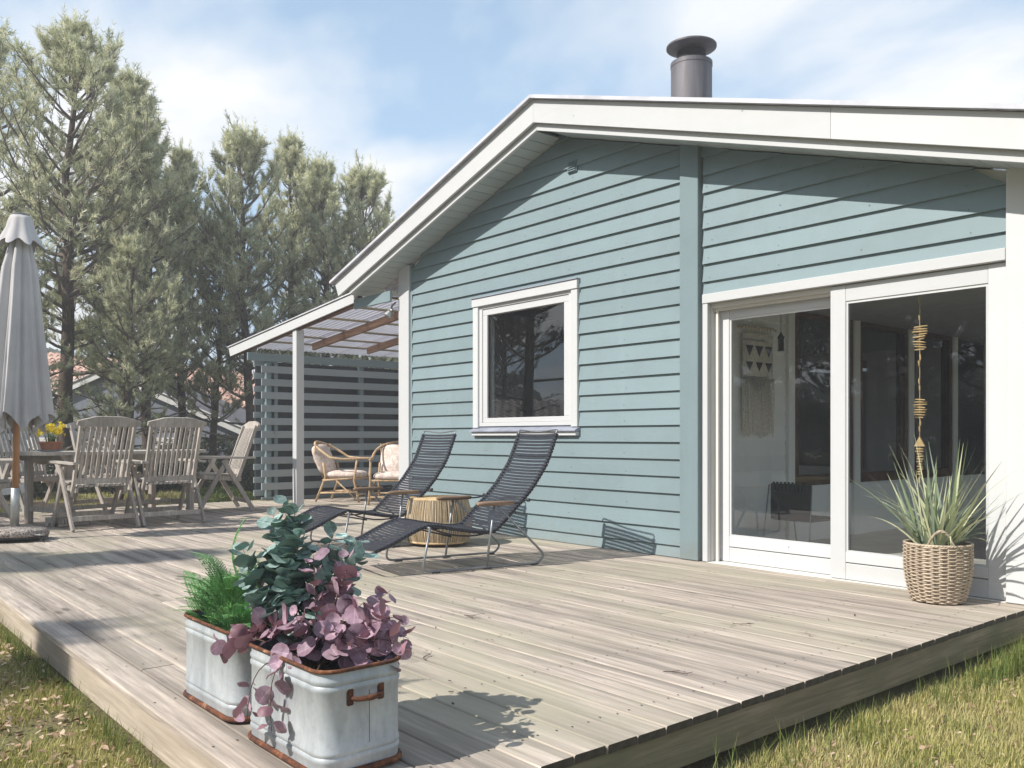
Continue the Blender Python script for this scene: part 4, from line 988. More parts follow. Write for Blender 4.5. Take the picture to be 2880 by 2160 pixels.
M_zincin = simple("planter inside", (.10, .12, .17), .6, var=.3, vscale=12)
def rrect(w, d, r, z, off=0, n_=8):
    w2, d2, r = w / 2 + off, d / 2 + off, r + off; o = []
    for cx_, cy_, a0 in ((w2 - r, d2 - r, 0), (-w2 + r, d2 - r, 90), (-w2 + r, -d2 + r, 180), (w2 - r, -d2 + r, 270)):
        for k in range(n_ + 1):
            a = math.radians(a0 + 90 * k / n_); o.append((cx_ + r * math.cos(a), cy_ + r * math.sin(a), z))
    return o
def make_planter(label, w, d, h, r=.055, taper=.0):
    o = empty("zinc_planter"); tag(o, label, "planter", "galvanised planters on the deck edge")
    prof = [(0, .012), (0, .035), (.0035, .041), (.0035, .049), (0, .054), (.0035, .060), (.0035, .067), (0, .073), (0, h - .062), (.004, h - .056), (.004, h - .047), (0, h - .041), (.004, h - .034), (.004, h - .026), (0, h - .020), (0, h)]
    mb = MB(); mb.loft([rrect(w, d, r, z, off) for off, z in prof], True, False); smooth_angle(mb.build("side", M_zinc, o), 50)
    mb = MB(); mb.loft([rrect(w, d, r, z, -.004) for z in (.10, h)], True, False); mb.build("inside", M_zincin, o, True)
    mb = MB(); mb.tube(rrect(w, d, r, h, .003), .0058, 8, closed=True); mb.build("rim", M_rust, o, True)
    mb = MB(); mb.tube(rrect(w, d, r, .010, .003), .009, 8, closed=True); mb.build("base_ring", M_rust, o, True)
    for s in (-1, 1):
        x = s * w / 2; hd = empty("handle", parent=o)
        for y in (-.048, .048):
            mb = MB(); mb.cbox(x - .003 if s > 0 else x - .006, x + .006 if s > 0 else x + .003, y - .010, y + .010, h - .098, h - .052, .003); mb.build("plate", M_rust, hd)
        mb = MB(); mb.tube([(x, -.05, h - .075), (x + s * .022, -.040, h - .078), (x + s * .027, 0, h - .080), (x + s * .022, .040, h - .078), (x, .05, h - .075)], [.005, .007, .0085, .007, .005], 8); mb.build("grip", M_rust, hd, True)
    mb = MB(); mb.box(w / 2 - .001, w / 2 + .0008, .012, .0135, .075, h - .065); mb.build("seam", M_zincin, o)
    return o
p1 = make_planter("front zinc planter with rusty handle facing right, holding purple eucalyptus", .475, .262, .285)
p1.location = (5.795, -3.995, .004); p1.rotation_euler = (0, 0, math.radians(1.0))
p2 = make_planter("rear zinc planter with rusty base ring, holding the green fern", .44, .25, .285)
p2.location = (5.215, -3.998, .004); p2.rotation_euler = (0, 0, math.radians(1.0))
def soil(parent, w, d): MB().loft([rrect(w, d, .07, z, -.006) for z in (.10, .19)]).build("soil", m_soil, parent)
soil(p1, .475, .262); soil(p2, .44, .25)

# leaf meshes
def disc_leaf(r=.022, cup=.25, notch=.2, seg=12):
    mb = MB(); vs = [(0, 0, 0)]; L_ = r * 2.0
    ring = []
    for k in range(seg):
        a = 2 * math.pi * k / seg; x = r + r * math.cos(a) * 1.02; y = r * math.sin(a) * (.98 if math.cos(a) > 0 else 1.0)
        z = cup * ((x - r) ** 2 + y * y) / r * (.9 if math.cos(a) > 0 else .6) + .10 * r * math.sin(3 * a)
        ring.append((x, y, z))
    mid = [(r + (x - r) * .5, y * .5, z * .35) for x, y, z in ring]
    c = (r, 0, -.002 * 0 - .04 * r)
    vs = ring + mid + [c]; fs = [(k, (k + 1) % seg, (k + 1) % seg + seg, k + seg) for k in range(seg)] + [(k + seg, (k + 1) % seg + seg, 2 * seg) for k in range(seg)]
    mb.add(vs, fs); mb.tube([(-.012, 0, 0), (.002, 0, 0)], .0009, 4)
    return mb.mesh("leaf")
def leaf_variants(mat, r):
    out_ = []
    for cup, k in ((.18, 1.0), (.45, .94), (-.22, 1.05), (.7, .86)):
        me = disc_leaf(r * k, cup); me.materials.append(mat); me.shade_smooth(); out_.append(me)
    return out_
M_pur = leafmat("purple eucalyptus leaf", (.52, .38, .45), (.34, .20, .26), .5, .22, .28, back=(.30, .16, .19), vein=1)
M_grn = leafmat("green eucalyptus leaf", (.44, .56, .52), (.15, .26, .23), .5, .18, .42, back=(.13, .22, .19), vein=1)
M_stem = simple("plant stem", (.10, .065, .04), .8); M_stemg = simple("green stem", (.16, .18, .10), .8)
def eucalyptus(name, label, base, branches, mat, r, stemmat, per, seedv, tip=True):
    R_ = random.Random(seedv); o = empty(name, base); tag(o, label, "plant"); var = leaf_variants(mat, r)
    cnt = 0
    for brn in branches:
        dst, mid = brn[:2]; t0_ = brn[2] if len(brn) > 2 else .30
        P = bez((R_.uniform(-.03, .03), R_.uniform(-.03, .03), 0), mid, dst, 10)
        mb = MB(); mb.tube(P, [.0030 - .0022 * i / 10 for i in range(11)], 5, cap=False); mb.build("stem", stemmat, o, True)
        Ln = sum((P[i + 1] - P[i]).length for i in range(10)); k = max(2, int(Ln * (1 - t0_) / .7 / per))
        for j in range(k):
            t = t0_ + (1 - t0_) * (j + .5) / k; i = min(9, int(t * 10)); q = P[i].lerp(P[i + 1], t * 10 - i); d = (P[i + 1] - P[i]).normalized()
            a0 = j * 1.3 + R_.uniform(0, 1)
            for s in (0, 1):
                a = a0 + s * math.pi + R_.uniform(-.4, .4); u = d.orthogonal().normalized(); u = Matrix.Rotation(a, 3, d) @ u
                dr = (u * R_.uniform(.7, 1.1) + d * R_.uniform(.1, .9) + Vector((0, 0, R_.uniform(-.5, .3)))).normalized()
                nrm = (d * 1.0 + Vector((R_.uniform(-.6, .6), R_.uniform(-.9, .3), R_.uniform(0, .8)))); nrm = (nrm - dr * nrm.dot(dr)).normalized()
                if nrm.dot(Vector((.3, -.7, .6))) < 0 and R_.random() < .8: nrm = -nrm
                sc = R_.uniform(.72, 1.2) * (1 - .35 * max(0, t - .8) / .2)
                M = Matrix((dr, nrm.cross(dr), nrm)).transposed().to_4x4(); M.translation = q + dr * .008
                me = R_.choice(var); lo = link("leaf", me, None, o); lo.matrix_local = M @ Matrix.Scale(sc, 4); cnt += 1
    return o
B1 = Vector((5.745, -3.99, .20))
br = [((-.02, .0, .36), (-.03, .02, .2)), ((.03, .10, .36), (.0, .05, .2)),
      ((.19, .10, .20), (.10, .03, .16)), ((.24, .17, .13), (.10, .10, .18)), ((.27, .10, .05), (.14, .04, .15)), ((.10, .10, .22), (.05, .03, .15)),
      ((-.08, -.10, .16), (-.02, -.04, .16)), ((-.17, -.12, .15), (-.06, -.08, .17)), ((-.31, -.18, .05), (-.15, -.12, .17), .5),
      ((-.03, -.20, -.10), (.0, -.21, .17), .68), ((.10, -.185, -.10), (.06, -.20, .18), .66), ((-.26, -.13, .10), (-.12, -.08, .18), .4), ((.0, .09, .27), (.0, .04, .16)), ((.06, .07, .32), (.02, .04, .18)), ((.10, -.17, .06), (.05, -.09, .15)), ((.02, -.08, .20), (.0, -.03, .12)), ((.12, .0, .17), (.06, .0, .14)), ((.25, .14, .20), (.12, .06, .18)), ((.29, .13, .12), (.15, .06, .18)), ((.20, .02, .12), (.10, .0, .16)), ((.16, .16, .26), (.08, .08, .18)), ((-.06, .06, .24), (-.03, .03, .15))]
eucalyptus("purple_eucalyptus", "artificial purple eucalyptus with round leaves spilling out of the front planter", B1, br, M_pur, .029, M_stem, .053, 3)
B2 = Vector((5.605, -4.01, .21))
br = [((-.03, .0, .50), (-.02, .02, .25)), ((-.07, -.02, .46), (-.05, .0, .25)), ((.0, .02, .47), (.0, .0, .25)), ((.03, .14, .40), (.0, .07, .24)), ((-.10, .0, .30), (-.05, .0, .2)), ((-.13, -.03, .22), (-.06, -.02, .18)),
      ((.13, .19, .34), (.05, .09, .22)), ((-.12, -.10, .36), (-.07, -.05, .2)), ((-.09, .02, .43), (-.06, .01, .22)), ((-.14, -.07, .28), (-.07, -.04, .2)), ((.02, .03, .45), (.0, .0, .25)), ((.09, .18, .38), (.03, .08, .22)), ((.10, .14, .26), (.04, .07, .18)), ((.0, .0, .32), (-.01, .0, .2)), ((.14, .12, .18), (.06, .06, .15)), ((-.10, .06, .38), (-.05, .04, .22)), ((-.02, -.06, .20), (-.01, -.03, .15)), ((.06, -.02, .14), (.03, .0, .12))]
eucalyptus("green_eucalyptus", "tall artificial blue green eucalyptus standing between the two planters' greenery", B2, br, M_grn, .030, M_stemg, .032, 5)
# fern
M_fern = leafmat("fern frond", (.09, .28, .09), (.26, .48, .17), .5, .3, .3)
def frond_mesh(L_, drop, seedv):
    R_ = random.Random(seedv); mb = MB(); n_ = 26; P = bez((0, 0, 0), (L_ * .35, 0, L_ * .75), (L_, 0, L_ * .75 - drop), n_)
    mb.tube(P, .0016, 4, cap=False)
    for i in range(3, n_):
        t = i / n_; w = L_ * .27 * math.sin(math.pi * min(1, t * 1.02)) ** .7 * (1.15 - .65 * t); q = P[i]; d = (P[min(n_, i + 1)] - P[i - 1]).normalized()
        for s in (-1, 1):
            e = q + Vector((0, s, 0)) * w + d * w * .35 + Vector((0, 0, -.15 * w)); sub = 5
            for k in range(sub):
                a = q.lerp(e, k / sub); b_ = q.lerp(e, (k + 1.1) / sub); wd = w * .14 * (1.1 - k / sub) + .0022
                z = Vector((0, 0, R_.uniform(-.003, .003)))
                mb.add([a, a.lerp(b_, .5) + d * wd + z, b_, a.lerp(b_, .5) - d * wd - z], [(0, 1, 2, 3)])
    me = mb.mesh("frond"); me.materials.append(M_fern); return me
FM = [frond_mesh(.19, .03, 1), frond_mesh(.23, .08, 2), frond_mesh(.15, .02, 3)]
fern = empty("fern", (5.16, -4.0, .21)); tag(fern, "bright green artificial fern filling the rear planter", "plant")
R_ = random.Random(9)
for k in range(96):
    a = k * 2.4; rr_ = .01 + .14 * math.sqrt(k / 96); o = link("frond", FM[k % 3], None, fern); o.location = (rr_ * math.cos(a) * 1.1, rr_ * math.sin(a) * .55, R_.uniform(-.02, .03))
    o.rotation_euler = (R_.uniform(-.3, .3), R_.uniform(-1.05, -.15), a + R_.uniform(-.6, .6)); o.scale = (R_.uniform(.6, 1.0),) * 3; o.location.z += R_.uniform(0, .14) * (1 - k / 90)
for (x, y, z, ry, rz, s) in ((.09, .04, .13, -1.15, 1.2, 1.35), (.13, .02, .03, -1.0, .3, 1.1), (-.17, -.02, .02, -.2, 3.3, 1.2), (.05, .05, .05, -.9, 2.0, 1.15)):
    o = link("frond", FM[0], None, fern); o.location = (x, y, z); o.rotation_euler = (0, ry, rz); o.scale = (s,) * 3

# ================================================================== BASKET WITH GRASS PLANT
bk = empty("wicker_basket", (5.905, -.285, .004)); tag(bk, "round wicker basket with loop handles in front of the glass door", "basket")
m_wick = wood("wicker", (.56, .46, .35), (.33, .26, .19), 'z', world=False, knots=False, gscale=.6)
def brad(z): t_ = z / .315; return .128 + .044 * math.sin(min(1, t_ * 1.35) * math.pi / 2) ** .8 - .006 * max(0, t_ - .7)
NST = 26; rows = 31
for half in (0, 1):
    mb = MB()
    for j in range(half, rows, 2):
        z = .008 + j * .0100; r0 = brad(z); pts = []
        for k in range(NST * 4):
            a = 2 * math.pi * k / (NST * 4); w = math.cos(NST / 2 * a + (math.pi if j % 2 else 0)); pts.append(((r0 + .0045 * w) * math.cos(a), (r0 + .0045 * w) * math.sin(a), z + .001 * math.sin(3 * a + j)))
        mb.tube(pts, .0048, 5, closed=True)
    mb.build("weave_strand", m_wick, bk, True, "stuff")
sm = MB(); sm.tube([((brad(z)) , 0, z) for z in np.linspace(.0, .315, 9)], .0042, 5)
sme = sm.mesh("stake"); sme.materials.append(m_wick); sme.shade_smooth()
for k in range(NST):
    o = link("stake", sme, None, bk); o.rotation_euler = (0, 0, 2 * math.pi * (k + .5) / NST)
mb = MB(); mb.lathe([(brad(z) - .008, z) for z in np.linspace(.004, .30, 8)], 36); mb.build("liner", M_dark, bk, True)
mb = MB()
for q in (0, 1, 2):
    mb.tube([((brad(.3) + .004 * math.cos(20 * a + q * 2.1)) * math.cos(a), (brad(.3) + .004 * math.cos(20 * a + q * 2.1)) * math.sin(a), .318 + .004 * math.sin(20 * a + q * 2.1)) for a in [2 * math.pi * k / 120 for k in range(120)]], .0048, 5, closed=True)
mb.build("rim", m_wick, bk, True)
for a0 in (-1.05, 2.09):
    mb = MB()
    for q in (0, 1, 2):
        pts = []
        for k in range(25):
            t_ = k / 24; a = a0 + (t_ - .5) * .95; rr_ = brad(.3) - .006 + .004 * math.cos(14 * t_ + q * 2.1); z = .285 + .115 * math.sin(math.pi * t_) ** .8 + .004 * math.sin(14 * t_ + q * 2.1); pts.append((rr_ * math.cos(a), rr_ * math.sin(a), z))
        mb.tube(pts, .0050, 5)
    mb.build("handle", m_wick, bk, True)
MB().lathe([(.155, .255), (.155, .262)], 24).build("soil", m_soil, bk)
gp = empty("spiky_grass_plant", (5.905, -.285, .265)); tag(gp, "spiky variegated grass plant growing out of the wicker basket", "plant")
M_spike = [leafmat("spiky leaf green", (.20, .27, .14), (.30, .36, .20), .45, .2, .2), leafmat("spiky leaf pale", (.62, .62, .40), (.46, .50, .30), .45, .2, .2), leafmat("spiky leaf blue", (.24, .32, .26), (.36, .42, .32), .45, .2, .2)]
R_ = random.Random(21)
for k in range(96):
    cl = k % 3; bx, by = ((-.06, -.02), (.05, .02), (.0, -.03))[cl]
    a = R_.uniform(0, 2 * math.pi); el = R_.uniform(.25, 1.0) ** .75 * 1.35 if k > 12 else R_.uniform(.05, .35); Ln = R_.uniform(.34, .68) if k > 24 else R_.uniform(.35, .50)
    d = Vector((math.cos(a) * math.cos(el), math.sin(a) * math.cos(el) * .8 - .0, math.sin(el)))
    if d.y > .1: d.y *= .35
    b0 = Vector((bx, by, 0)); p1_ = b0 + Vector((d.x * .25, d.y * .25, .9 * Ln * .5)); p2_ = b0 + d * Ln + Vector((0, 0, R_.uniform(-.02, .05)))
    if (gp.location + p2_).y > -.06: p2_.y = -.06 - gp.location.y
    P = bez(b0, p1_, p2_, 8); w = R_.uniform(.0055, .0115); sd = Vector((-math.sin(a), math.cos(a), 0)); mb = MB(); vs = []
    for i, q in enumerate(P):
        t_ = i / 8; ww = w * (1.0 if t_ < .4 else (1 - t_) / .6) + .0004; nz = Vector((math.cos(a), math.sin(a), .4)) * (-.25 * ww)
        vs += [q - sd * ww, q + nz, q + sd * ww]
    mb.add(vs, [f for i in range(8) for f in ((3 * i, 3 * i + 1, 3 * i + 4, 3 * i + 3), (3 * i + 1, 3 * i + 2, 3 * i + 5, 3 * i + 4))]); mb.build("leaf", M_spike[R_.choice((0, 1, 1, 2))], gp, True)

# ================================================================== THINGS BEHIND THE GLASS
wc = empty("driftwood_chime", (5.62, .11, 1.80)); tag(wc, "hanging string of small driftwood pieces behind the right glass pane", "wind chime")
m_drift = simple("driftwood", (.62, .42, .20), .8, var=.3, vscale=20, objvar=.2); m_rope = simple("jute", (.60, .42, .22), .9, objvar=.1)
mb = MB(); mb.tube([(0, 0, .24), (0, 0, -1.19)], .0022, 5); mb.build("string", m_rope, wc)
R_ = random.Random(2)
pm = MB(); rg = []
for x, w in ((-.03, .003), (-.024, .0058), (-.008, .0065), (.010, .006), (.025, .0052), (.031, .003)): rg.append([(x, w * math.cos(a), w * .8 * math.sin(a)) for a in [2 * math.pi * k / 6 for k in range(6)]])
pm.loft(rg); PMM = pm.mesh("driftwood_piece"); PMM.materials.append(m_drift)
def stick(z, ln, tilt=0):
    o = link("driftwood_piece", PMM, None, wc); o.location = (R_.uniform(-.004, .004), R_.uniform(-.004, .004), z); o.rotation_euler = (R_.uniform(-.2, .2), tilt + R_.uniform(-.12, .12), R_.uniform(-.6, .6)); o.scale = (ln, 1, 1)
for z in np.arange(-.215, -.36, -.0155): stick(z, 1.15 * (1 - abs(z + .26) * 4.5) + .35)
for z in np.arange(-.66, -.77, -.0155): stick(z, 1.0 * (1 - abs(z + .70) * 5) + .3)
for z in np.arange(-.96, -1.12, -.0155): stick(z, .85 - abs(z + .99) * 3.5)
for z in (-.02, -.06, -.12, -.16, -.40, -.44, -.55, -.59, -.80, -.84, -1.15): stick(z, .62, 1.5)
mb = MB(); mb.add([(-.032, -.008, -.945), (.032, -.008, -.945), (0, -.008, -.885), (-.032, .008, -.945), (.032, .008, -.945), (0, .008, -.885)], [(0, 1, 2), (5, 4, 3), (0, 3, 4, 1), (1, 4, 5, 2), (2, 5, 3, 0)]); mb.build("driftwood_piece", m_drift, wc)

mac = empty("wall_hanging", (3.725, 1.19, 1.84)); tag(mac, "cream woven wall hanging with black triangles and long fringe on the inner wall", "wall hanging")
m_yarn = simple("cream yarn", (.78, .73, .64), .95, var=.25, vscale=60); m_yarnb = simple("black yarn", (.03, .03, .035), .95)
mb = MB(); mb.tube([(0, -.27, 0), (0, .27, .0)], .011, 10); mb.build("rod", m_rope, mac, True)
for k in range(12):
    mb = MB(); y = -.22 + k * .04; mb.tube([(.002, y, .016), (.014, y + .010, 0), (.004, y + .02, -.02)], .007, 6); mb.build("loop", m_yarn, mac, True)
for (z0, z1) in ((-.05, -.10), (-.115, -.42)):
    mb = MB(); nz = max(2, int((z0 - z1) / .012))
    for j in range(nz): mb.tube([(.004, -.215, z0 - j * .012), (.004, .215, z0 - j * .012)], .0068, 6)
    mb.build("woven_panel", m_yarn, mac, True)
def tri(y, z, w, h):
    mb = MB(); mb.add([(.013, y - w, z), (.013, y + w, z), (.013, y, z - h), (.004, y - w, z), (.004, y + w, z), (.004, y, z - h)], [(0, 1, 2), (5, 4, 3), (0, 3, 4, 1), (1, 4, 5, 2), (2, 5, 3, 0)]); mb.build("triangle", m_yarnb, mac)
for y in (-.13, .01, .15): tri(y, -.15, .055, .09); tri(y, -.29, .05, .075)
tri(0.0, -.43, .13, .11)
mb = MB()
for k in range(64):
    y = -.225 + .45 * k / 63; z1 = -.90 + random.uniform(-.03, .03) - .02 * math.sin(k * .2); mb.tube([(.006 + (k % 2) * .006, y, -.42), (.008 + (k % 2) * .006, y + random.uniform(-.006, .006), -.68), (.008, y + random.uniform(-.012, .012), z1)], .0042, 5)
mb.build("fringe", m_yarn, mac, True, "stuff")

pl = empty("pendant_bulb_holder", (4.22, .78, 1.92)); tag(pl, "black pendant lamp holder on a cord inside the left glass panel", "lamp")
mb = MB(); mb.tube([(0, 0, .13), (0, 0, -.20)], .003, 6); mb.build("cord", M_blackm, pl)
mb = MB(); mb.lathe([(.006, -.19), (.014, -.21), (.026, -.225), (.026, -.235), (.022, -.24), (.022, -.32), (.026, -.325), (.026, -.335), (.001, -.337)], 20); smooth_angle(mb.build("holder", M_blackm, pl))
MB().cbox(-.03, .06, -.03, .03, .03, .13, .006).build("junction_box", M_steel, pl)

ic = empty("black_metal_chair", (4.02, 1.25, -.038)); tag(ic, "low black chair with ribbed back standing inside behind the left glass panel", "chair")
mb = MB(); mb.cbox(-.19, .19, -.03, -.01, .26, .56, .006); mb.build("backrest", M_black, ic)
for k in range(9): MB().cbox(-.16 + k * .036, -.142 + k * .036, -.045, -.0305, .50, .575, .002).build("rib", M_black, ic)
mb = MB(); mb.cbox(-.19, .19, -.01, .38, .25, .275, .004); mb.build("seat", M_black, ic)
for s in (-1, 1):
    mb = MB(); mb.tube(fillet([(s * .20, -.03, .55), (s * .22, -.10, .01), (s * .22, .42, .01), (s * .20, .34, .26)], .03), .006, 6); mb.build("leg", M_steel, ic, True)

# ================================================================== PINES
m, n, l, b = newmat("pine needles"); at_n = n.new("ShaderNodeAttribute"); at_n.attribute_name = "tone"; isl = at_n.outputs["Fac"]
f = noise(n, l, pos(n), .9, 3); c = ramp(n, l, isl, [(0, (.24, .28, .165)), (.5, (.56, .58, .38)), (1, (.88, .86, .64))])
c = mixc(n, l, ramp(n, l, f, [(.45, (0, 0, 0)), (.7, (.4, .4, .4))]), c, (.52, .50, .34))
l.new(c, b.inputs["Base Color"]); b.inputs["Roughness"].default_value = .6; b.inputs["Specular IOR Level"].default_value = .2
o_ = n["Material Output"]; t = n.new("ShaderNodeBsdfTranslucent"); l.new(c, t.inputs[0]); mx = n.new("ShaderNodeMixShader"); mx.inputs[0].default_value = .35
l.new(b.outputs[0], mx.inputs[1]); l.new(t.outputs[0], mx.inputs[2]); l.new(mx.outputs[0], o_.inputs[0]); M_needle = m
M_needle_backlit = m.copy(); M_needle_backlit.name = 'backlit pine needles'  # darker copy: backlit shade of the front garden pines put into the colour
for q in M_needle_backlit.node_tree.nodes:
    if q.type == 'VALTORGB' and len(q.color_ramp.elements) == 3:
        for e_, c_q in zip(q.color_ramp.elements, ((.03, .045, .02), (.06, .08, .035), (.10, .12, .06))): e_.color = (*c_q, 1)
    if q.type == 'MIX': q.inputs[7].default_value = (.07, .08, .045, 1)
M_bark = simple("pine bark", (.085, .062, .048), .95, var=.4, vscale=9, bumps=.6); M_twig = simple("pine twig", (.17, .14, .115), .9, var=.3)

def tubes_np(P0, P1, r0, r1, k=4):
    d = P1 - P0; d /= np.linalg.norm(d, axis=1, keepdims=True) + 1e-9
    ref = np.where(np.abs(d[:, 2:3]) < .9, np.array([[0, 0, 1.]]), np.array([[1., 0, 0]])); u = np.cross(d, ref); u /= np.linalg.norm(u, axis=1, keepdims=True); v = np.cross(d, u)
    a = np.arange(k) * 2 * np.pi / k; c = np.cos(a)[None, :, None]; s = np.sin(a)[None, :, None]
    R0 = P0[:, None] + (u[:, None] * c + v[:, None] * s) * r0[:, None, None]; R1 = P1[:, None] + (u[:, None] * c + v[:, None] * s) * r1[:, None, None]
    V = np.concatenate([R0, R1], 1).reshape(-1, 3); b_ = np.arange(len(P0))[:, None, None] * 2 * k; q = np.array([[i, (i + 1) % k, (i + 1) % k + k, i + k] for i in range(k)])[None]
    return V, (b_ + q).reshape(-1, 4)
def pine_meshes(seedv, H, crown0, R0, dens=1.0, lean=0.0, open_=.35, narrow=1.0):
    g = np.random.default_rng(seedv)
    # trunk path
    zz = np.linspace(0, H, 14); tx = np.cumsum(g.normal(0, .035, 14)) + lean * zz / H; ty = np.cumsum(g.normal(0, .035, 14)); tx -= tx[0]; ty -= ty[0]
    rt = .135 * (H / 9) * (1 - zz / H) ** .8 + .012
    TP = np.stack([tx, ty, zz], 1); mb = MB(); mb.tube([tuple(p) for p in TP], list(rt), 9); 
    trunk = mb.mesh("trunk"); trunk.materials.append(M_bark); trunk.shade_smooth()
    S0, S1, SR0, SR1 = [], [], [], []; shoots = []
    z = 1.0
    def tp(z): return np.array([np.interp(z, zz, tx), np.interp(z, zz, ty), z])
    while z < H - .15:
        t = (z - crown0) / (H - crown0); nb_ = g.integers(3, 6); dead = z < crown0
        if dead: nb_ = g.integers(1, 4)
        env = R0 * (.35 + .65 * math.sin(min(1, max(.12, 1.25 * t + .25)) * math.pi * .5)) * (1 - max(0, t) ** 1.6) ** .8 * narrow if not dead else R0 * g.uniform(.35, .9)
        a0 = g.uniform(0, 6.28)
        for i in range(nb_):
            if (not dead) and g.random() < open_ * .35: continue
            a = a0 + i * 6.283 / nb_ + g.normal(0, .25); Lb = max(.25, env * g.uniform(.65, 1.15)); rise = g.uniform(.15, .5) + .9 * max(0, t) if not dead else g.uniform(-.25, .25)
            p = tp(z); m_ = 7; pts = [p]; d = np.array([math.cos(a), math.sin(a), rise * .5]); d /= np.linalg.norm(d)
            for s in range(m_):
                d = d + np.array([g.normal(0, .10), g.normal(0, .10), .10 + .07 * max(0, t) + g.normal(0, .05) - (.06 if dead else 0)]); d /= np.linalg.norm(d); pts.append(pts[-1] + d * Lb / m_)
            pts = np.array(pts); rb = np.linspace(.030 * (Lb / 1.6) ** .7 + .004, .005, m_ + 1)
            S0 += list(pts[:-1]); S1 += list(pts[1:]); SR0 += list(rb[:-1]); SR1 += list(rb[1:])
            for s in range(2, m_ + 1):
                for q in range(g.integers(1, 4) if not dead else g.integers(0, 3)):
                    f_ = g.random(); p0 = pts[s - 1] * (1 - f_) + pts[s] * f_; dd = (pts[s] - pts[s - 1]); dd /= np.linalg.norm(dd)
                    sd = np.cross(dd, [0, 0, 1.]); sd /= np.linalg.norm(sd) + 1e-6; sg = g.choice([-1, 1]); l2 = Lb * g.uniform(.14, .36) * (1.15 - s / m_ * .55)
                    d2 = dd * .75 + sd * sg * g.uniform(.4, 1.0) + np.array([0, 0, g.uniform(.0, .55) if not dead else g.uniform(-.4, .3)]); d2 /= np.linalg.norm(d2)
                    pm_ = p0 + d2 * l2 * .5; d3 = d2 + np.array([g.normal(0, .2), g.normal(0, .2), .35 if not dead else g.normal(0, .3)]); d3 /= np.linalg.norm(d3); p2 = pm_ + d3 * l2 * .5
                    S0 += [p0, pm_]; S1 += [pm_, p2]; SR0 += [.008, .005]; SR1 += [.005, .0028]
                    if dead:
                        if g.random() < .35: shoots.append((p2, d3, .14))
                    else:
                        for w_ in range(g.integers(1, 4)):
                            ff = g.random(); pb = pm_ * (1 - ff) + p2 * ff; d4 = d3 * .6 + np.array([g.normal(0, .55), g.normal(0, .55), g.uniform(.1, .9)]); d4 /= np.linalg.norm(d4); l4 = g.uniform(.10, .24)
                            S0.append(pb); S1.append(pb + d4 * l4); SR0.append(.004); SR1.append(.002); shoots.append((pb, d4, l4))
                        shoots.append((p2 - d3 * .05, d3, .18))
            if not dead: shoots.append((pts[-1], np.array([d[0] * .5, d[1] * .5, 1.0]) / np.linalg.norm([d[0] * .5, d[1] * .5, 1.0]), .42)); shoots.append((pts[-2], (pts[-1] - pts[-2]) / np.linalg.norm(pts[-1] - pts[-2]), .22))
        z += g.uniform(.20, .34) if not dead else g.uniform(.25, .5)
    # leader candles
    top = tp(H - .02)
    for i in range(6):
        d = np.array([g.normal(0, .22), g.normal(0, .22), 1.0]); d /= np.linalg.norm(d); p0 = tp(H - g.uniform(.0, .7)); l_ = g.uniform(.25, .55); S0.append(p0); S1.append(p0 + d * l_); SR0.append(.008); SR1.append(.003)
        for q in range(3): shoots.append((p0 + d * l_ * q / 3, d, .2))
    shoots.append((top, np.array([0, 0, 1.]), .35))
    V, Fc = tubes_np(np.array(S0), np.array(S1), np.array(SR0), np.array(SR1), 4); br_ = mesh_np("branches", V, Fc); br_.materials.append(M_twig)
    sp = np.array([s[0] for s in shoots]); sdv = np.array([s[1] for s in shoots]); sln = np.array([s[2] for s in shoots])
    k = int(20 * dens); nS = len(sp); tpar = np.tile((np.arange(k) + .5) / k, (nS, 1)) + g.normal(0, .03, (nS, k)); P = sp[:, None] + sdv[:, None] * (tpar * sln[:, None])[..., None]
    rnd_ = g.normal(0, 1, (nS, k, 3)); rnd_ -= sdv[:, None] * np.sum(rnd_ * sdv[:, None], -1, keepdims=True); rnd_ /= np.linalg.norm(rnd_, axis=-1, keepdims=True) + 1e-6
    nd = rnd_ * .75 + sdv[:, None] * .85; nd /= np.linalg.norm(nd, axis=-1, keepdims=True); nl = g.uniform(.075, .13, (nS, k, 1)); sd = np.cross(nd, g.normal(0, 1, (nS, k, 3))); sd /= np.linalg.norm(sd, axis=-1, keepdims=True) + 1e-6
    w = .0078; V = np.stack([P - sd * w, P + sd * w, P + nd * nl], 2).reshape(-1, 3); Fc = np.arange(len(V)).reshape(-1, 3)
    # one island per needle is too noisy: colour varies per needle and per clump through noise
    cr_ = mesh_np("crown", V, Fc); cr_.materials.append(M_needle)
    at_ = cr_.attributes.new("tone", 'FLOAT', 'POINT'); tn = np.repeat(np.clip(g.beta(1.6, 1.6, nS) + .25 * (sp[:, 2] / H - .5), 0, 1), k * 3).astype(np.float32); at_.data.foreach_set("value", tn)
    return trunk, br_, cr_, len(Fc)
PINES = {'A': pine_meshes(1, 9.2, 2.6, 3.0, 1.0), 'B': pine_meshes(2, 8.0, 2.2, 2.8, 1.0, .4), 'C': pine_meshes(3, 7.0, 1.5, 2.4, 1.2, -.3, .5, .95), 'D': pine_meshes(4, 8.8, 2.2, 2.1, 1.1, .2, .5, .95)}
print("needles", {k: v[3] for k, v in PINES.items()})
def pine(kind, x, y, rz, s, label, group, z=None, sz=None):
    o = empty("pine_tree", (x, y, GZ - .03 if z is None else z), rz); o.scale = (s, s, sz or s); tag(o, label, "tree", group)
    t_, b_, c_, _ = PINES[kind]; link("trunk", t_, None, o); link("branches", b_, None, o)["kind"] = "stuff"; cw = link("crown", c_, None, o); cw["kind"] = "stuff"
    if 'front garden' in group: cw.material_slots[0].link = 'OBJECT'; cw.material_slots[0].material = M_needle_backlit
    return o
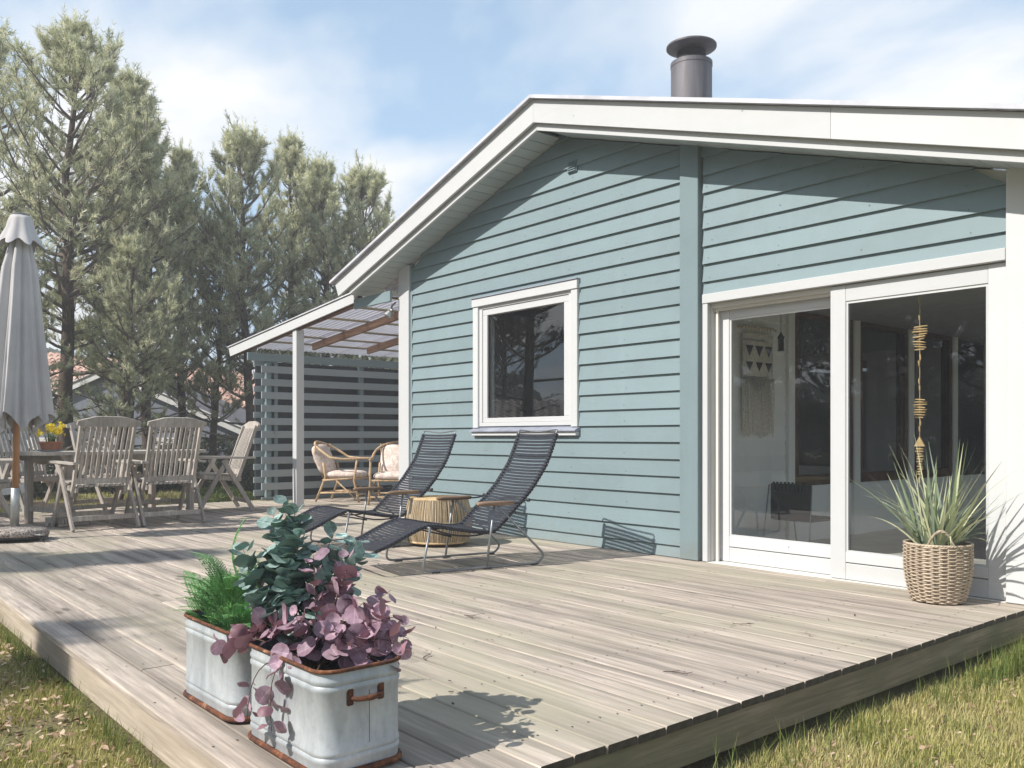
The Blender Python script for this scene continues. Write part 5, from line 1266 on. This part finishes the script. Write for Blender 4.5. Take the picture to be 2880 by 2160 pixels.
def at(u, w, z=0):   # helper used once to lay the row out on the ground plan
    return (8.1105 - .7677 * w + .6408 * (u - 1440) / 2454.1 * w, -5.2054 + .6408 * w + .7677 * (u - 1440) / 2454.1 * w)
GB = "pine trees behind the deck"
HK = {'A': 9.2, 'B': 8.0, 'C': 7.0, 'D': 8.8}
for (kd, u, w, vtop, rz, wide, lb) in (
    ('A', -40, 17.0, 45, .3, 1.0, "tall pine at the left picture edge, highest behind the parasol"),
    ('A', 185, 15.4, 45, 2.4, 1.08, "big sunlit pine just right of the parasol top"),
    ('D', 335, 17.5, 185, 1.2, 1.25, "pine rising just behind the right side of the big sunlit pine"),
    ('D', 425, 16.6, 310, 3.9, 1.0, "pine with dark trunk between the two teak chair backs"),
    ('D', 500, 19.0, 400, .5, .85, "narrow pine above the right teak chair back"),
    ('C', 590, 18.5, 600, 5.2, .9, "low pine filling the dip between the two tree groups"),
    ('C', 715, 18.5, 360, 2.2, .92, "tallest pine of the right group with pale upright shoots"),
    ('D', 825, 20.0, 372, 5.6, 1.0, "pine with two pale tops above the white lean-to edge"),
    ('D', 925, 19.5, 430, 4.0, 1.05, "pine with an open crown above the lean-to roof"),
    ('C', 1020, 21.0, 470, 2.9, .95, "pine nearest the gable, its crown touching the white fascia"),
    ('C', 1090, 27.0, 640, 1.0, 1.0, "distant small pine peeking over the gable slope"),
    ('C', 60, 14.0, 640, 1.7, 1.15, "short bushy pine behind the parasol canopy"),
    ('C', 330, 14.8, 640, 4.4, 1.0, "short bushy pine in front of the dark trunks above the teak chairs")):
    x, y = at(u, w); sz = (.9115 + (1229.4 - vtop) / 2454 * w + .235) / (HK[kd] + .25); pine(kd, x, y, rz, sz * wide, lb, GB, sz=sz)
# pines on the other side of the garden, seen only in the panes and through their shade
GR = "pine trees on the far side of the front garden"
for (kd, x, y, rz, sc) in (('A', -7.5, -8.3, .2, 1.0), ('B', -5.8, -13.2, 1.2, 1.05), ('A', -2.0, -14.5, 2.2, 1.0), ('B', 1.5, -15.5, 3.2, 1.1), ('D', 4.2, -17.0, 5.0, 1.0), ('D', -.8, -11.6, .8, .98), ('D', 1.9, -12.6, 3.9, .95), ('B', -3.6, -12.0, 2.0, 1.1), ('C', -6.6, -16, 1, 1.2), ('C', -4.2, -16.5, 2, 1.2), ('C', -2.6, -17.2, 3, 1.3), ('C', -.2, -16.6, 4, 1.2), ('C', 1.0, -17.8, 5, 1.2), ('B', -7.5, -19, 2, 1.3), ('B', -3, -20, 1, 1.3), ('A', -19, -17, 1, 1.0), ('B', -15, -21, 1, 1.1), ('D', -23, -14, 1, 1.0)):
    pine(kd, x, y, rz, sc, "far pine in the front garden, seen only as a reflection in the panes", GR)

# ================================================================== NEIGHBOUR HOUSES, FENCE, SHRUBS
m_tile = simple("clay roof tile", (.50, .27, .19), .85, var=.35, vscale=2.2, objvar=.15, col2=(.55, .36, .28)); m_brick = simple("neighbour brick", (.34, .32, .34), .9, var=.2, vscale=3); m_wht = simple("neighbour white", (.75, .74, .72), .7)
def tile_roof(name, L_, D_, rise, parent, mat=None, step=.33, wave=.25):
    """rows of pantiles: corrugated across, stepped down the slope; origin at the eave"""
    nx = int(L_ / wave * 6); xs = np.linspace(0, L_, nx); rows_ = int(D_ / step); V = []; Fc = []; k = 0
    for r in range(rows_):
        for (s, lift) in ((r * step, .03), ((r + 1) * step + .02, .0)):
            y = s; z = s / D_ * rise + lift + .03
            for x in xs: V.append((x, y, z + .035 * math.sin(2 * math.pi * x / wave)))
    V = np.array(V); i = np.arange(nx - 1)
    F_ = np.concatenate([np.stack([i + 2 * r * nx, i + 1 + 2 * r * nx, i + 1 + (2 * r + 1) * nx, i + (2 * r + 1) * nx], 1) for r in range(rows_)])
    o = link(name, mesh_np(name, V, F_), mat or m_tile, parent, True); o["kind"] = "stuff"; return o
x, y = at(560, 30); nh = empty("neighbour_house", (x, y, GZ), math.radians(118)); tag(nh, "neighbour's low house with red tiled roof seen between the pine trunks", "house")
# local x along the ridge, y towards the viewer's far side
MB().box(-7, 7, 0, 7, 0, 2.3).build("wall", m_brick, nh)
r1 = tile_roof("roof", 14.6, 4.1, 1.75, nh); r1.location = (-7.3, -.5, 2.15)
mb = MB(); mb.prism([(-.1, 0), (0, 0), (0, 1), (-.1, 1)], 0, .1)
mb = MB(); mb.add([(-7.3, -.5, 2.05), (7.3, -.5, 2.05), (7.3, 3.6, 3.85), (-7.3, 3.6, 3.85), (7.3, 7.6, 2.05), (-7.3, 7.6, 2.05)], [(0, 1, 2, 3), (3, 2, 4, 5)]); mb.build("roof_underside", m_wht, nh)
for x_ in (-4.5, -1.5, 2.0, 4.6):
    o = MB().cbox(x_ - .6, x_ + .6, -.06, -.002, .9, 1.95, .01).build("window", m_wht, nh); MB().box(x_ - .5, x_ + .5, -.075, -.0605, 1.0, 1.85).build("pane", M_glass, o)
x, y = at(300, 22.5); ng = empty("garden_annex", (x, y, GZ), math.radians(48)); tag(ng, "grey gabled annex with white barge boards behind the teak chairs", "house")
mb = MB(); mb.prism([(-3.4, 0), (3.4, 0), (3.4, 1.25), (0, 2.7), (-3.4, 1.25)], 0, 4); mb.build("wall", simple("annex grey", (.21, .23, .28), .8), ng)
for s in (-1, 1):
    mb = MB(); mb.beam((0, -.12, 2.80), (s * 3.9, -.12, 1.13), .03, .20, (0, 0, 1)); mb.build("barge_board", m_wht, ng)
    mb = MB(); mb.beam((0, 2.0, 2.86), (s * 3.9, 2.0, 1.19), 4.3, .04, (0, 0, 1)); mb.build("roof", simple("annex roofing", (.13, .12, .13), .9), ng)
for k in range(3): MB().cbox(-2.3 + k * 1.7, -1.3 + k * 1.7, -.04, -.002, .35, 1.1, .01).build("window_frame", m_wht, ng)
# shed across the front garden whose pantiles show in the small window
sh = empty("garden_shed", (-11.2, -11.6, GZ), math.radians(-50)); tag(sh, "low shed with pantile roof across the front garden, mirrored in the window", "shed")
MB().box(-4, 4, -3, -.1, 0, 1.45).build("wall", simple("shed wall", (.16, .09, .06), .9), sh)
r2 = tile_roof("roof", 9.0, 3.2, 1.0, sh, simple("grey pantile", (.42, .36, .33), .9, var=.4, vscale=5)); r2.location = (4.5, .3, 1.35); r2.rotation_euler = (0, 0, math.pi)
# low shrubs and hedge
def shrub(name, x, y, rx, ry, h, n_, mat, label, leafs=.03):
    g = np.random.default_rng(int(abs(x * 100) + abs(y * 10)))
    d = g.normal(0, 1, (n_, 3)); d /= np.linalg.norm(d, axis=1, keepdims=True); rr_ = g.uniform(.55, 1.0, n_) ** .5 * (1 + .18 * np.sin(d[:, 0] * 7) * np.cos(d[:, 1] * 6)); P = d * rr_[:, None] * np.array([rx, ry, h * .55]); P[:, 2] = np.abs(P[:, 2] + h * .35)
    a = g.normal(0, 1, (n_, 3)); a /= np.linalg.norm(a, axis=1, keepdims=True); b_ = np.cross(a, g.normal(0, 1, (n_, 3))); b_ /= np.linalg.norm(b_, axis=1, keepdims=True)
    s = leafs * g.uniform(.6, 1.3, (n_, 1)); V = np.stack([P - a * s, P + b_ * s * .5, P + a * s, P - b_ * s * .5], 1).reshape(-1, 3)
    r = empty(name, (x, y, GZ)); tag(r, label, "shrub")
    link("foliage", mesh_np("foliage", V, np.arange(len(V)).reshape(-1, 4)), mat, r)["kind"] = "stuff"
    S0 = []; S1 = []
    for k in range(26): e = P[g.integers(n_)]; S0.append([0, 0, 0]); S1.append(e)
    V, F_ = tubes_np(np.array(S0, float), np.array(S1), np.full(26, .012), np.full(26, .004)); link("stems", mesh_np("stems", V, F_), M_twig, r)["kind"] = "stuff"
    return r
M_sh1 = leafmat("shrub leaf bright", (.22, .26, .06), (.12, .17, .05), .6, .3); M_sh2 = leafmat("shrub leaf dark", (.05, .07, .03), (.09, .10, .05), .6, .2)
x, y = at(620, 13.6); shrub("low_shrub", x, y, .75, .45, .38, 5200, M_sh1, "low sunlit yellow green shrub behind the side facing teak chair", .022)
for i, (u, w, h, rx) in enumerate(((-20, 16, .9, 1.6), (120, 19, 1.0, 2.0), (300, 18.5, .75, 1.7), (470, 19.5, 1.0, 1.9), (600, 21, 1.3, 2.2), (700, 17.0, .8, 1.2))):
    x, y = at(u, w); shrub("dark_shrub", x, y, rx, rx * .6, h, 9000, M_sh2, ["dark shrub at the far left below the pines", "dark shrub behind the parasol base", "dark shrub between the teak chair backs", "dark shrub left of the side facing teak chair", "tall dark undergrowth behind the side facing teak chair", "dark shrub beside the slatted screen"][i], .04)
g2_ = [("dark_shrub", -3.5 + 3.2 * k_, -18.5 + (k_ % 2) * .8) for k_ in range(-1, 3)]
for k_, (nm_, x_, y_) in enumerate(g2_): shrub(nm_, x_, y_, 2.1, 1.2, 2.6, 9000, M_sh2, "dark hedge shrub across the front garden, seen only as a reflection in the panes", .06)["group"] = "hedge across the front garden"
# white picket garden fence at the far left
x, y = at(10, 12.2); fe = empty("white_fence", (x, y, GZ), math.radians(128)); tag(fe, "short white horizontal slat fence at the left picture edge behind the chairs", "fence")
for z in (.35, .55, .75, .95, 1.12): MB().cbox(-.9, .45, -.012, .012, z - .045, z + .045, .003).build("slat", m_wht, fe)
for x_ in (-.8, .38): MB().cbox(x_ - .035, x_ + .035, .0125, .07, 0, 1.2, .003).build("post", m_wht, fe)
# distant wood closing the horizon
g = np.random.default_rng(77); n_ = 90000; a = g.uniform(0, 2 * np.pi, n_); r_ = g.uniform(62, 80, n_); hh = 5.0 + 1.4 * np.sin(a * 9) + 1.0 * np.sin(a * 23 + 1) + .8 * np.sin(a * 51)
n_=n_; P = np.stack([r_ * np.cos(a), r_ * np.sin(a), GZ + hh * g.random(n_) ** .6], 1); A_ = g.normal(0, 1, (n_, 3)); A_ /= np.linalg.norm(A_, axis=1, keepdims=True); B_ = np.cross(A_, g.normal(0, 1, (n_, 3))); B_ /= np.linalg.norm(B_, axis=1, keepdims=True)
V = np.stack([P - A_ * .5, P + B_ * .35, P + A_ * .5, P - B_ * .35], 1).reshape(-1, 3)
o = link("distant_wood", mesh_np("distant_wood", V, np.arange(len(V)).reshape(-1, 4)), M_sh2); tag(o, "far dark band of woodland along the horizon", kind="stuff")
# small twigs fallen on the deck
m_tw = simple("fallen twig", (.09, .06, .045), .9)
R_ = random.Random(31)
for i, (x, y, lb) in enumerate(((4.55, -2.55, "tiny forked twig lying mid deck, right of the eucalyptus"), (5.9, -2.6, "thin dry twig on the deck near the front right corner"), (5.15, -3.2, "thin dry twig lying on the deck between planter and door"), (5.6, -1.6, "short twig on the deck in front of the left glass panel"))):
    tw = empty("twig", (x, y, .004)); tag(tw, lb, "twig"); mb = MB(); a = R_.uniform(0, 6.28)
    P = [Vector((.028 * k * math.cos(a + .25 * math.sin(k * 1.7)), .028 * k * math.sin(a + .25 * math.sin(k * 1.7)), .003)) for k in range(5)]; mb.tube(P, [.0022, .002, .0016, .0012, .0008], 5)
    mb.tube([P[1], P[1] + Vector((.02, .03, .002))], .001, 4); mb.tube([P[3], P[3] + Vector((-.02, .02, .004))], .001, 4); mb.build("stick", m_tw, tw, True)
litter("deck_litter", 240, -3, 6.0, -4.0, -.3, .004, .009, m_tw, "tiny crumbs of bark and leaf on the deck planks", z=.003)

# ================================================================== HAZE
m = bpy.data.materials.new("air haze"); m.use_nodes = True; n = m.node_tree.nodes; l = m.node_tree.links
for q in list(n): n.remove(q)
o_ = n.new("ShaderNodeOutputMaterial"); v = n.new("ShaderNodeVolumePrincipled"); v.inputs["Density"].default_value = 0.005; v.inputs["Color"].default_value = (.96, .97, 1, 1); v.inputs["Anisotropy"].default_value = 0.0
l.new(v.outputs[0], o_.inputs["Volume"])
hz = MB().box(-90, 90, -90, 90, -1.4, 13.5).build("haze", m); tag(hz, "thin pale air haze over the garden", kind="stuff")
S.cycles.volume_bounces = 0; S.cycles.volume_step_rate = 1
